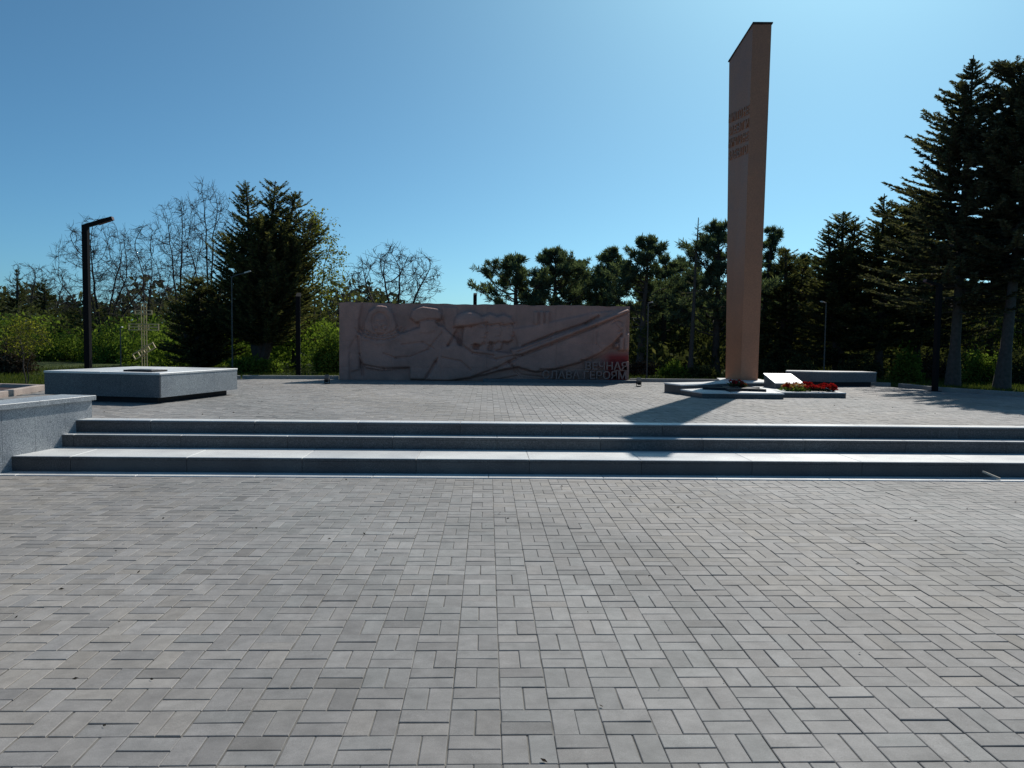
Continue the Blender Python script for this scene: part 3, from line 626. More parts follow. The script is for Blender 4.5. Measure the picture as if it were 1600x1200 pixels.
for t in np.linspace(0, 2*np.pi, 48):
    for _ in range(2): pts.append((0.29*math.cos(t)+rng.randn()*.045, 0.22*math.sin(t)+rng.randn()*.04, 0.04+0.05*rng.rand()+(0.05+0.035*math.sin(3*t+1))*(math.sin(t) > 0)*math.sin(t)))
    gp.append((0.30*math.cos(t), 0.22*math.sin(t), 0.02))
flower_heads('bloom', M['petal'], pts, 0.042, rng, wr); greens('leaves', gp, 0.11, rng, wr, 10)
aa = np.linspace(0, 2*np.pi, 33); MB().tube(np.stack([0.30*np.cos(aa), 0.22*np.sin(aa), np.full(33, 0.035)], -1), np.full(33, 0.03), 8, False).build('frame', M['olive'], wr)
MB().bar((-0.16, -0.19, 0.085), (0.12, -0.21, 0.075), 0.05, 0.006).bar((0.12, -0.21, 0.075), (0.22, -0.25, 0.02), 0.045, 0.006).build('ribbon', M['white'], wr)
b3 = thing('flower_bouquet', (6.70, 14.62, ZS), 'small tight ball of red flowers at the right edge of the flower slab', 'flowers', 'bouquets laid at the monument')
pts = [tuple(np.array([0, 0, .06])+.05*d/np.linalg.norm(d)) for d in rng.randn(24, 3)]
flower_heads('bloom', M['petal'], pts, 0.035, rng, b3); greens('leaves', [(0, 0, 0.01)], 0.08, rng, b3, 20)

# ------------------------------------------------------------------ lamp posts and small fittings
def square_lamp(loc, H, w, arm, rz, tilt, label):
    o = thing('street_lamp', loc, label, 'street lamp', 'square section street lamps', rz)
    MB().box(-w/2-0.05, w/2+0.05, -w/2-0.05, w/2+0.05, 0.0, 0.012, 0.003).build('base_plate', M['lamp'], o)
    ca, sa = math.cos(tilt), math.sin(tilt); th = w*0.62
    v = []
    for y in (-w/2, w/2): v += [(-w/2, y, 0.012), (w/2, y, 0.012), (w/2, y, H-th+w*sa), (-w/2, y, H)]
    MB().add(v, [(0, 1, 2, 3), (7, 6, 5, 4), (0, 4, 5, 1), (1, 5, 6, 2), (2, 6, 7, 3), (3, 7, 4, 0)]).build('post', M['lamp'], o)
    v = []
    for y in (-w/2+0.001, w/2-0.001):
        v += [(-w/2, y, H+0.001), (w/2, y, H-th+w*sa+0.001), (-w/2+arm*ca+th*sa, y, H+arm*sa-th*ca), (-w/2+arm*ca, y, H+arm*sa)]
    MB().add(v, [(0, 1, 2, 3), (7, 6, 5, 4), (0, 4, 5, 1), (1, 5, 6, 2), (2, 6, 7, 3), (3, 7, 4, 0)]).build('arm', M['lamp'], o); am = COL.objects[-1]
    a = np.array([arm*0.45*ca, 0, H+arm*0.45*sa-th*ca-0.004]); b = np.array([-w/2+arm*0.97*ca+th*sa, 0, H+arm*0.97*sa-th*ca-0.004])
    MB().bar(a, b, w*0.6, 0.01).build('lens', M['lampled'], am)
    MB().bar((-w/2+arm*ca+0.004, 0, H+arm*sa), (-w/2+arm*ca+th*sa+0.004, 0, H+arm*sa-th*ca), w*0.9, 0.006, (1, 0, 0)).build('end_cap', M['lampled'], am)
    return o
p = on_y(138, 577, 14.3); square_lamp((p[0], 14.3, Z3), on_y(138, 352, 14.3)[2]-Z3, 0.098, 0.55, 0.0, math.radians(17), 'near black square lamp post standing left behind the large granite block')
p = on_z(466, 588, Z3); square_lamp((p[0], p[1], Z3-0.02), on_y(466, 462, p[1])[2]-Z3, 0.115, 0.5, math.radians(100), math.radians(14), 'black lamp post in front of the bushes, left of the relief wall')
p = on_z(1466, 611.5, Z3); square_lamp((p[0]-0.08, p[1], Z3), on_y(1466, 445, p[1])[2]-Z3, 0.095, 0.45, math.radians(195), math.radians(14), 'black lamp post in the tree shade at the right kerb')
p = on_y(742, 500, 21.6); square_lamp((p[0], 21.6, Z3-0.05), on_y(742, 460.5, 21.6)[2]-Z3+0.05, 0.10, 0.4, math.radians(90), math.radians(10), 'lamp post mostly hidden behind the relief wall with only its top showing')
def thin_lamp(px, Y, py_top, dx, label, r=0.017):
    b = on_y(px, py_top, Y); o = thing('pole_lamp', (b[0], Y, Z3-0.05), label, 'lamp', 'thin round pole lamps'); H = b[2]-Z3+0.05
    MB().tube([(0, 0, 0), (0, 0, H*0.5), (0, 0, H)], [r*1.25, r, r], 8).tube([(0, 0, H), (dx*0.35, 0, H+abs(dx)*0.15), (dx, 0, H+abs(dx)*0.30)], [r]*3, 8).build('pole', M['steel'], o)
    MB().bar((dx*0.85, 0, H+abs(dx)*0.29), (dx*1.25, 0, H+abs(dx)*0.42), 0.09, 0.03).build('lamp_head', M['white'], o)
    return o
thin_lamp(362, 21.8, 433, 0.42, 'thin grey pole lamp with a bent arm between the cross and the dark juniper')
thin_lamp(1013, 21.4, 474, 0.10, 'thin grey pole lamp under the pines right of the relief wall')
thin_lamp(1291, 21.0, 474, -0.12, 'thin grey pole lamp in the shade above the rear granite block')
thin_lamp(188, 23.5, 512, 0.05, 'short pale pole lamp by the green hedge left of the cross')

def floodlight(px, py, label):
    p = on_z(px, py, Z3); o = thing('ground_floodlight', (p[0], p[1], Z3), label, 'floodlight', 'floodlights aimed at the relief wall')
    MB().box(-0.05, 0.05, -0.04, 0.04, 0, 0.015, 0.003).bar((-0.055, 0, 0.015), (-0.055, 0, 0.11), 0.012).bar((0.055, 0, 0.015), (0.055, 0, 0.11), 0.012).build('bracket', M['lamp'], o)
    h = MB(); c, s_ = math.cos(0.5), math.sin(0.5); v = []
    for y0, hw in ((-0.05, 0.036), (0.05, 0.055)):
        for sx, sz in ((-1, -1), (1, -1), (1, 1), (-1, 1)):
            z = sz*hw*1.3; v.append((sx*0.047, y0*c-z*s_, 0.12+y0*s_+z*c))
    h.add(v, [(0, 1, 2, 3), (7, 6, 5, 4), (0, 4, 5, 1), (1, 5, 6, 2), (2, 6, 7, 3), (3, 7, 4, 0)]).build('housing', M['steel'], o)
    MB().box(-0.03, 0.03, -0.07, -0.045, 0.04, 0.085).build('driver_box', M['lamp'], o)
floodlight(998, 604, 'small floodlight on the paving off the right end of the relief wall')
floodlight(511, 600, 'small floodlight on the paving off the left end of the relief wall')
sk = thing('wooden_stick', tuple(on_z(1549, 748.5, 0.008)[:2])+(0.008,), 'short pale piece of wood leaning on the lowest step at the right', 'stick', rz=math.radians(-12))
MB().bar((-0.075, 0.05, 0.075), (0.075, -0.03, 0.012), 0.03, 0.018).build('wood_piece', M['wood'], sk)

# ------------------------------------------------------------------ trees
def chain_mesh(name, chains, mat, parent, smooth=True):
    Vs = []; Fs = []; b = 0
    for pts, rad, n in chains:
        V, Fq = tube_np(pts, rad, n); Vs.append(V); Fs.append(Fq+b); b += len(V)
    return mesh_np(name, np.concatenate(Vs), np.concatenate(Fs), mat, parent, smooth=smooth)
def crown_mesh(name, sets, mat, parent, rng):
    Vs = []; Fs = []; T = []; b = 0
    for V, Fq, t in sets: Vs.append(V); Fs.append(Fq+b); T.append(t); b += len(V)
    return mesh_np(name, np.concatenate(Vs), np.concatenate(Fs), mat, parent, attrs={'tone': np.clip(np.concatenate(T), 0, 1)})
def trunk_chain(H, r, rng, lean=(0, 0), wob=0.02, n=9, sides=9, flare=1.5):
    t = np.linspace(0, 1, n); P = np.stack([lean[0]*t+np.cumsum(rng.randn(n))*wob*0.3, lean[1]*t+np.cumsum(rng.randn(n))*wob*0.3, H*t], -1); P[0, :2] = 0
    R = r*(1-t)**0.8+0.012; R[0] *= flare; return P, R, sides
def interp(P, z):
    return np.array([np.interp(z, P[:, 2], P[:, 0]), np.interp(z, P[:, 2], P[:, 1]), z])

def conifer(loc, H, R, z0, label, cat='tree', name='spruce_tree', mat='spruce', seed=0, nb=150, dens=60, r=0.12, group=None, shape=0.85, droop=-0.22, upturn=0.26, lean=(0, 0), leaf=0.17, leaders=None, bark='bark', nod=None, topbare=0.0):
    """tapered trunk, whorled drooping limbs, sprays of narrow needle faces"""
    rng = np.random.RandomState(seed); o = thing(name, loc, label, cat, group)
    chains = []; sets = []
    for (lx, ly, lh, lr) in (leaders or [(0, 0, 1.0, 1.0)]):
        Hh = H*lh; P, Rr, sd_ = trunk_chain(Hh, r*(0.6+0.4*lh), rng, (lean[0]+lx, lean[1]+ly)); P[:, 0] += 0; P[0, :2] *= 0
        if nod is not None:
            t = np.linspace(0, 1, len(P)); P[:, 0] += nod[0]*np.clip((t-0.82)/0.18, 0, 1)**1.5
        chains.append((P, Rr, sd_))
        n = int(nb*lh*lr**0.5)
        u = np.sort(rng.rand(n))**0.82; zs = z0+(Hh-z0)*u*0.985
        for z, uu in zip(zs, u):
            env = (1-uu)**shape*(0.35+0.65*min(1, (uu+0.05)/0.16)); L = max(0.07, R*lr*env*rng.choice([rng.uniform(0.5, 0.9), rng.uniform(0.9, 1.15)])); az = rng.rand()*2*np.pi
            c = interp(P, z); m = 7; t = np.linspace(0, 1, m); dz = L*(droop*t*(1-uu*1.3)+upturn*t**2.2+0.20*uu*t)
            wv = rng.randn()*0.15; B = c+np.stack([np.cos(az+wv*t)*L*t, np.sin(az+wv*t)*L*t, dz], -1)
            chains.append((B, np.linspace(max(0.006, 0.018*L), 0.003, m), 4))
            k = int(dens*1.45*(0.35+L)); tt = 0.12+0.88*rng.rand(k)**0.75
            if topbare and rng.rand() < topbare: continue
            Q = np.stack([np.interp(tt, t, B[:, q]) for q in range(3)], -1); tan = B[-1]-B[0]; tan /= np.linalg.norm(tan); lat = np.cross(tan, (0, 0, 1.0)); lat /= np.linalg.norm(lat)+1e-9
            sgn = rng.choice([-1, 1], k)*rng.uniform(0.3, 1.35, k)
            D = tan*1.0+lat*sgn[:, None]+rng.randn(k, 3)*0.28+np.array([0, 0, 0.05])
            ln = leaf*min(1.0, 0.30+L*0.62)*(0.55+0.75*rng.rand(k))*(1.2-0.6*tt); S = np.array([0, 0, 1.0])+rng.randn(k, 3)*0.5
            V, Fq = cards(Q, D, ln, ln*0.27, rng); sets.append((V, Fq, 0.42+0.22*rng.randn(k)+0.14*rng.randn()))
    chain_mesh('trunk', chains, M[bark], o); crown_mesh('crown', sets, M[mat], o, rng)
    return o
def pine(loc, H, R, z0, label, seed=0, limbs=44, tuft=22, r=0.13, group=None, leaf=0.19, mat='pine', name='pine_tree', bark='bark', side=None):
    rng = np.random.RandomState(seed); o = thing(name, loc, label, 'pine tree', group); P, Rr, sd_ = trunk_chain(H*0.97, r, rng, (rng.randn()*0.25, 0), 0.05); chains = [(P, Rr, sd_)]; TP = []; TD = []
    limbs = int(limbs*1.15); R = R*1.08
    for q in range(limbs):
        u = (q+rng.rand())/limbs; z = z0+(H*0.97-z0)*u; L = R*(0.50+0.50*math.sin(math.pi*min(1, 0.25+u*0.72)))*(1-u**2*0.82)*rng.choice([rng.uniform(0.3, 0.7), rng.uniform(0.8, 1.3)]); az = rng.rand()*2*np.pi; c = interp(P, z)
        m = 6; t = np.linspace(0, 1, m); B = c+np.stack([np.cos(az)*L*t, np.sin(az)*L*t, L*(0.12*t+(0.25+0.45*u)*t**2)], -1)+np.concatenate([[np.zeros(3)], rng.randn(m-1, 3)*0.04*L]); chains.append((B, np.linspace(0.02+0.015*L, 0.006, m), 5))
        for w in range(int(4+L*4.5)):
            tt = rng.uniform(0.5, 1.0)**0.8; a0 = np.array([np.interp(tt, t, B[:, k]) for k in range(3)]); d = np.array([math.cos(az), math.sin(az), 0])+rng.randn(3)*0.75; d[2] = abs(d[2])*0.8+0.45; d /= np.linalg.norm(d); l = L*rng.uniform(0.12, 0.42)+0.12
            e = a0+d*l; chains.append((np.array([a0, (a0+e)/2+np.array([0, 0, -0.02]), e]), np.array([0.010, 0.007, 0.004]), 3))
            for s_ in np.linspace(0.55, 1.0, 3): TP.append(a0+d*l*s_); TD.append(d)
    for k in range(6): TP.append(P[-1]+np.array([rng.randn()*.05, rng.randn()*.05, 0.03*k])); TD.append(np.array([0, 0, 1.0]))
    TP = np.repeat(np.array(TP), tuft, 0); TD = np.repeat(np.array(TD), tuft, 0); n = len(TP); D = TD*0.55+rng.randn(n, 3)*0.62+np.array([0, 0, 0.28]); ln = leaf*(0.55+0.6*rng.rand(n))
    V, Fq = cards(TP+rng.randn(n, 3)*0.025, D, ln, ln*0.16, rng); tone = 0.42+0.2*rng.randn(n)+np.repeat(rng.randn(n//tuft)*0.16, tuft)
    chain_mesh('trunk', chains, M[bark], o); crown_mesh('crown', [(V, Fq, tone)], M[mat], o, rng); return o
def bare(loc, H, spread, label, seed=0, r=0.10, stems=1, levels=5, name='bare_tree', up=0.35, leafmat=None, nleaf=0, leaf=0.09, group=None, first=0.28, bark='bark_twig', cat='tree', fork=3, tipr=0.0075, width=None, dirs=None, stemtilt=0.2):
    rng = np.random.RandomState(seed); o = thing(name, loc, label, cat, group); chains = []; tips = []
    def grow(p, d, L, rad, lv):
        m = 5; P = [p]; dd = d.copy()
        for k in range(m-1):
            dd = dd+rng.randn(3)*0.13+np.array([0, 0, up*0.09]); dd /= np.linalg.norm(dd); P.append(P[-1]+dd*L/(m-1))
        P = np.array(P); r1 = max(tipr, rad*0.6); chains.append((P, np.linspace(rad, r1, m), 7 if lv == 0 else (5 if lv < 3 else 3)))
        if lv >= levels-2: tips.append(P)
        if lv >= levels: return
        nk = fork+rng.randint(0, 2) if lv else fork+1
        for k in range(nk):
            t = 1.0 if k == 0 else rng.uniform(0.35, 0.98); a = np.array([np.interp(t, np.linspace(0, 1, m), P[:, q]) for q in range(3)])
            sp = spread*(0.45 if k == 0 else rng.uniform(0.7, 1.25)); rv = np.cross(dd, rng.randn(3)); rv /= np.linalg.norm(rv); nd = dd*math.cos(sp)+rv*math.sin(sp); nd[2] += up*0.22; nd /= np.linalg.norm(nd)
            grow(a, nd, L*rng.uniform(0.62, 0.86)*(1.0 if lv else 1.1), max(tipr, r1*(0.82 if k == 0 else 0.62)), lv+1)
    for s_ in range(stems):
        d = np.array([rng.randn()*stemtilt*(stems > 1), rng.randn()*stemtilt*(stems > 1), 1.0]); d /= np.linalg.norm(d)
        if dirs: d = np.array(dirs[s_], float); d /= np.linalg.norm(d)
        grow(np.array([rng.randn()*0.06*(stems > 1), rng.randn()*0.06*(stems > 1), 0]), d, H*first, r, 0)
    top = max(c[0][:, 2].max() for c in chains); k = H/top
    A = np.concatenate([c[0] for c in chains if len(c[0]) and c[2] <= 3])*k; hi = A[:, 2] > H*0.45; cx, cy = np.median(A[hi, 0]), np.median(A[hi, 1]); kx = 1.0
    if width: kx = width/max(0.2, np.percentile(np.abs(A[:, 0]-cx*np.clip(A[:, 2]/H, 0, 1)), 96))
    def fit(p):
        q = p.copy()*k; w = np.clip(q[:, 2]/H, 0, 1); q[:, 0] = (q[:, 0]-cx*w)*kx; q[:, 1] = (q[:, 1]-cy*w)*kx; return q
    chains = [(fit(c[0]), c[1], c[2]) for c in chains]; tips = [fit(p) for p in tips]
    trk = chain_mesh('trunk', [c for c in chains[:1]], M[bark], o); chain_mesh('branches', chains[1:], M[bark], o)
    if leafmat:
        T = np.concatenate(tips); idx = rng.randint(0, len(T), nleaf); n = nleaf; D = rng.randn(n, 3)+np.array([0, 0, -0.1]); V, Fq = cards(T[idx]+rng.randn(n, 3)*leaf*0.7, D, leaf*(0.6+0.7*rng.rand(n)), leaf*0.55*(0.6+0.6*rng.rand(n)), rng)
        crown_mesh('crown', [(V, Fq, 0.45+0.25*rng.randn(n))], M[leafmat], o, rng)
    return o
def crown_tree(loc, H, zlow, rx, label, seed=0, n=420, step=0.14, kill=0.20, ry=None, stems=((0, 0),), r0=0.0048, name='bare_tree', leafmat=None, nleaf=0, leaf=0.1, group=None, bark='bark_twig', flat=1.0, twig=0.32, off=0.0):
    """tree grown towards points filling a rounded crown; branch thickness follows the number of twigs it carries"""
    rng = np.random.RandomState(seed); o = thing(name, loc, label, 'tree', group); ry = ry or rx*0.85
    zc = zlow+(H-zlow)*0.42; A = rng.randn(n*3, 3); A /= np.linalg.norm(A, axis=1)[:, None]; A *= rng.rand(n*3, 1)**0.42
    up = A[:, 2] > 0; A[:, 2] = np.where(up, A[:, 2]*(H-zc), A[:, 2]*(zc-zlow)*flat)
    A = A*np.array([rx, ry, 1.0])+np.array([off, 0, zc]); lump = np.sin(A[:, 0]*2.1/rx+seed)*np.sin(A[:, 1]*2.3/ry+1)*np.cos(A[:, 2]*1.9/rx)
    A = A[lump > -0.55][:n]
    N = [np.zeros(3)]; par = [-1]
    for sx, sy in stems:
        last = 0; zt = zlow+(H-zlow)*0.55; m = max(3, int(zt/step))
        for k in range(1, m+1):
            q = k/m; N.append(np.array([sx*rx*q**1.5+rng.randn()*0.025, sy*ry*q**1.5+rng.randn()*0.025, zt*(1-abs(sx)*0.22)*q])); par.append(last); last = len(N)-1
    P = np.array(N); d = np.linalg.norm(A[:, None]-P[None], axis=2); near = d.argmin(1); dist = d.min(1); alive = dist > kill
    for it in range(140):
        if not alive.any(): break
        idx = np.where(alive)[0]; dirs = A[idx]-P[near[idx]]; dirs /= np.linalg.norm(dirs, axis=1)[:, None]+1e-9
        acc = {}
        for k, v in zip(near[idx], dirs): acc[k] = acc.get(k, 0)+v
        new = []; npar = []
        for k, v in acc.items():
            v = v/(np.linalg.norm(v)+1e-9)+rng.randn(3)*0.12+np.array([0, 0, 0.10]); v /= np.linalg.norm(v); new.append(P[k]+v*step); npar.append(k)
        new = np.array(new); b0 = len(P); P = np.concatenate([P, new]); par += npar
        d = np.linalg.norm(A[:, None]-new[None], axis=2); m_ = d.argmin(1); dm = d.min(1); upd = dm < dist; near = np.where(upd, b0+m_, near); dist = np.where(upd, dm, dist); alive &= dist > kill
        if len(P) > 5200: break
    M_ = len(P); ch = [[] for _ in range(M_)]
    for k in range(1, M_): ch[par[k]].append(k)
    w = np.zeros(M_)
    for k in range(M_-1, -1, -1): w[k] = max(r0, sum(w[c]**2.25 for c in ch[k])**(1/2.25)) if ch[k] else r0
    # children come after parents, so one backward sweep is enough
    chains = []; tips = []; stack = [(0, None)]
    while stack:
        k, frm = stack.pop(); line = [] if frm is None else [frm]; c = k
        while True:
            line.append(c)
            if not ch[c]: break
            q = sorted(ch[c], key=lambda e: -w[e]); stack += [(e, c) for e in q[1:]]; c = q[0]
        pts = P[line]; rr = w[line].copy()
        if frm is not None: rr[0] = rr[1]
        for _ in range(2 if len(pts) > 2 else 0): pts[1:-1] = pts[1:-1]*0.5+(pts[:-2]+pts[2:])*0.25
        if not ch[c]:
            dd = pts[-1]-pts[-2]; dd /= np.linalg.norm(dd)+1e-9
            for _ in range(8):
                e = dd+rng.randn(3)*0.55; e /= np.linalg.norm(e); L = twig*rng.uniform(0.5, 1.2); st = pts[-1-rng.randint(0, min(4, len(pts)))]; tw = np.array([st, st+e*L*0.5+rng.randn(3)*0.02, st+e*L+rng.randn(3)*0.04]); chains.append((tw, np.array([r0, r0*0.85, r0*0.6]), 3)); tips.append(tw)
        if len(pts) > 1: chains.append((pts, rr, 8 if rr.max() > 0.04 else (5 if rr.max() > 0.015 else 3)))
    big = max(range(len(chains)), key=lambda i: chains[i][1].max()); tr = chains.pop(big); tr[1][0] *= 1.3
    chain_mesh('trunk', [tr], M[bark], o); chain_mesh('branches', chains, M[bark], o)
    if leafmat:
        T = np.concatenate(tips); i = rng.randint(0, len(T), nleaf); V, Fq = cards(T[i]+rng.randn(nleaf, 3)*leaf*0.7, rng.randn(nleaf, 3)+np.array([0, 0, -0.1]), leaf*(0.6+0.7*rng.rand(nleaf)), leaf*0.55*(0.6+0.6*rng.rand(nleaf)), rng)
        crown_mesh('crown', [(V, Fq, 0.45+0.25*rng.randn(nleaf))], M[leafmat], o, rng)
    return o
def shrub(loc, size, label, seed=0, mat='green', n=5200, leaf=0.075, lumps=26, group=None, name='shrub', bark='bark_twig'):
    rng = np.random.RandomState(seed); o = thing(name, loc, label, 'shrub', group); sx, sy, sz = size
    C = rng.randn(lumps, 3); C /= np.linalg.norm(C, axis=1)[:, None]; C *= rng.rand(lumps, 1)**0.4*0.85; C[:, 2] = np.abs(C[:, 2]*0.95+0.05)*rng.uniform(0.7, 1.1, lumps)
    k = rng.randint(0, lumps, n); P = C[k]+rng.randn(n, 3)*0.15; P = P*np.array([sx, sy, sz]); P[:, 2] = np.abs(P[:, 2])+0.03
    D = rng.randn(n, 3)+np.array([0, 0, 0.25]); V, Fq = cards(P, D, leaf*(0.6+0.8*rng.rand(n)), leaf*0.5*(0.6+0.8*rng.rand(n)), rng)
    crown_mesh('foliage', [(V, Fq, 0.45+0.2*rng.randn(n)+0.15*rng.randn(lumps)[k])], M[mat], o, rng)
    ch = []
    for q in range(lumps):
        e = C[q]*np.array([sx, sy, sz])*1.08; e[2] = abs(e[2]); ch.append((np.array([(rng.randn()*.08, rng.randn()*.08, 0), e*0.5+np.array([0, 0, sz*0.12]), e]), np.array([0.022, 0.013, 0.005]), 4))
    chain_mesh('stems', ch, M[bark], o); return o
ZG = Z3-0.04
def base(px, Y): p = on_y(px, 560, Y); return (p[0], Y, ZG)
def hgt(px, py, Y): return on_y(px, py, Y)[2]-ZG
def wid(dpx, Y): return dpx*Y/1200.0

G1 = 'tall conifers on the right of the monument'
# big conifers on the right
conifer(base(1490, 19.2), hgt(1502, 86, 19.2), wid(168, 19.2), 1.9, 'tallest pointed spruce with a straight bare lower trunk behind the right lamp post', seed=1, nb=420, dens=84, r=0.125, group=G1, bark='bark_pale', lean=(0.16, 0), shape=0.78, leaf=0.18)
conifer((on_z(1562, 607, Z3)[0], 18.1, ZG), hgt(1590, 92, 18.1), wid(125, 18.1), 2.6, 'leaning spruce with a nodding tip cut by the right edge of the photo', seed=2, nb=470, dens=86, r=0.13, group=G1, bark='bark_pale', lean=(0.62, 0.1), nod=(-0.75, 0), shape=0.45, leaf=0.19)
conifer(base(1372, 24), hgt(1362, 302, 24), wid(100, 24), 0.7, 'dark conifer just left of the tallest spruce', name='conifer_tree', seed=3, nb=300, dens=54, group=G1, leaf=0.2, mat='juniper', shape=0.7)
conifer(base(1310, 24.5), hgt(1322, 330, 24.5), wid(92, 24.5), 0.3, 'dense dark cedar with several tips behind the rear granite block', name='cedar_tree', mat='juniper', seed=4, nb=260, dens=46, group=G1, leaf=0.2, shape=0.55, leaders=[(0, 0, 1.0, 1.0), (-0.5, 0, 0.93, .6), (0.5, 0.2, 0.97, .6)])
conifer(base(1222, 26), hgt(1222, 388, 26), wid(72, 26), 0.3, 'rounded dark cedar just right of the obelisk', name='cedar_tree', mat='juniper', seed=5, nb=200, dens=46, leaf=0.2, shape=0.5, group=G1, leaders=[(0, 0, 1.0, 1.0), (0.7, 0, 0.9, .7)])
conifer(base(1432, 25), hgt(1425, 300, 25), wid(135, 25), 1.0, 'broad conifer in deep shade between the two tallest trunks and the cedar', name='conifer_tree', mat='spruce', seed=6, nb=360, dens=56, group=G1, leaf=0.22, shape=0.6)
conifer(base(1545, 27), hgt(1540, 330, 27), wid(90, 27), 2.2, 'conifer seen between the two tallest spruce trunks', name='conifer_tree', mat='spruce', seed=7, nb=260, dens=50, leaf=0.22, group=G1, shape=0.6)
conifer(base(1640, 24), hgt(1640, 130, 24), wid(120, 24), 1.5, 'conifer standing past the right edge of the photo behind the leaning spruce', name='conifer_tree', seed=8, nb=200, dens=36, leaf=0.24, group=G1)
# pines behind the wall
G2 = 'pines behind the relief wall'
pine(base(806, 27), hgt(818, 404, 27), wid(44, 27), 1.9, 'leftmost pine behind the relief wall, with a lower left branch', seed=21, limbs=36, group=G2)
pine(base(868, 27.5), hgt(878, 393, 27.5), wid(46, 27.5), 1.6, 'second pine from the left behind the relief wall', seed=22, limbs=46, group=G2)
pine(base(946, 28), hgt(950, 392, 28), wid(48, 28), 1.2, 'third pine from the left behind the relief wall', seed=23, limbs=46, group=G2)
pine(base(1000, 26), hgt(1000, 372, 26), wid(42, 26), 1.5, 'tallest pine of the row over the right end of the relief wall', seed=24, limbs=44, group=G2, bark='bark_pale')
pine(base(1036, 29), hgt(1036, 402, 29), wid(34, 29), 1.2, 'slim pine between the tallest pine and the bare spruce', seed=25, limbs=34, group=G2)
pine(base(1118, 25.5), hgt(1126, 352, 25.5), wid(55, 25.5), 1.2, 'dense pine directly left of the obelisk', seed=26, limbs=60, group=G2)
pine(base(1186, 27.5), hgt(1192, 358, 27.5), wid(36, 27.5), 1.2, 'pine half hidden by the obelisk on its right side', seed=27, limbs=40, group=G2)
pine(base(1060, 31), hgt(1062, 408, 31), wid(62, 31), 0.6, 'low pine in the dark gap left of the obelisk', seed=28, limbs=44, group=G2)
pine(base(900, 32), hgt(905, 412, 32), wid(62, 32), 0.8, 'far low pine showing between the pines over the relief wall', seed=29, limbs=40, group=G2)
pine(base(1260, 31), hgt(1262, 402, 31), wid(72, 31), 0.5, 'far pine in the gap between the two cedars', seed=30, limbs=44, group=G2)
conifer(base(1079, 24.8), hgt(1088, 340, 24.8), wid(34, 24.8), 2.4, 'spindly nearly bare spruce with a thin crooked tip left of the obelisk', name='spruce_tree', seed=31, nb=64, dens=26, r=0.07, shape=0.5, topbare=0.75, bark='bark_pale', lean=(0.15, 0))
# left group
G3 = 'trees on the left of the plaza'
conifer(base(405, 24), hgt(400, 282, 24), wid(82, 24), 0.8, 'big dark juniper with several ragged tips left of the relief wall', name='juniper_tree', mat='juniper', seed=41, nb=300, dens=50, leaf=0.19, shape=0.27, group=G3, r=0.14, droop=-0.05, upturn=0.35,
        leaders=[(-0.35, 0, 0.985, .50), (0.55, 0, 1.0, .55), (1.1, 0.2, 0.94, .6), (1.7, -0.3, 0.80, .62), (-0.9, 0.2, 0.72, .7), (0.3, -0.5, 0.78, .95), (1.1, -0.4, 0.66, 0.9)])
conifer(base(310, 24.5), hgt(300, 432, 24.5), wid(66, 24.5), 0.15, 'low spreading dark juniper behind the cross', name='juniper_tree', mat='juniper', seed=42, nb=190, dens=50, leaf=0.18, shape=0.4, group=G3, leaders=[(0, 0, 1.0, 1.0), (0.8, 0, 0.95, .9), (-0.75, 0, 0.72, .8), (1.4, 0.4, 0.85, .8)])
conifer(base(462, 26), hgt(465, 400, 26), wid(50, 26), 0.8, 'brownish juniper at the right side of the big dark juniper', name='juniper_tree', mat='juniper', seed=43, nb=170, dens=40, leaf=0.2, shape=0.45, group=G3)
crown_tree(base(495, 28.5), hgt(495, 324, 28.5), hgt(495, 470, 28.5), wid(44, 28.5), 'spring tree with pale yellow green leaves rising behind the big juniper', seed=44, group=G3, name='leafy_tree', leafmat='yellowgreen', nleaf=2600, leaf=0.115, n=300, stems=((-0.2, 0), (0.3, 0.1)), bark='bark')
crown_tree(base(540, 31), hgt(540, 418, 31), hgt(540, 540, 31), wid(46, 31), 'thin budding tree just left of the relief wall', seed=45, group=G3, leafmat='yellowgreen', nleaf=700, leaf=0.085, n=300, stems=((0.2, 0), (-0.3, 0.2)), r0=0.0055)
crown_tree(base(618, 26), hgt(618, 379, 26), hgt(618, 492, 26), wid(74, 26), 'spreading bare tree standing up behind the left half of the relief wall', seed=46, group=G3, n=900, stems=((-0.62, 0.1), (-0.2, -0.3), (0.05, 0.3), (0.5, 0.1)), r0=0.0062, kill=0.19, twig=0.26, flat=0.8)
crown_tree(base(160, 31), hgt(160, 338, 31), hgt(160, 512, 31), wid(74, 31), 'bare many stemmed tree right behind the near lamp post', seed=47, group=G3, n=1250, stems=((-0.8, 0), (-0.42, 0.25), (-0.1, -0.2), (0.25, 0.2), (0.55, -0.1), (0.85, 0.1)), r0=0.0058)
crown_tree(base(228, 34), hgt(228, 346, 34), hgt(228, 512, 34), wid(48, 34), 'bare tree between the near lamp post and the cross', seed=48, group=G3, n=850, stems=((-0.65, 0), (-0.15, 0.3), (0.3, -0.2), (0.7, 0.1)), r0=0.0058)
crown_tree(base(328, 29), hgt(328, 275, 29), hgt(328, 470, 29), wid(46, 29), 'tallest bare tree, beside the left of the big juniper', seed=49, group=G3, n=1000, stems=((-0.6, 0), (-0.15, 0.2), (0.2, -0.2), (0.6, 0.1)), r0=0.0056)
crown_tree(base(280, 31), hgt(280, 302, 31), hgt(280, 480, 31), wid(48, 31), 'bare tree above the low spreading juniper', seed=50, group=G3, n=1000, stems=((-0.7, 0), (-0.25, 0.2), (0.2, -0.2), (0.6, 0.1)), r0=0.0058)
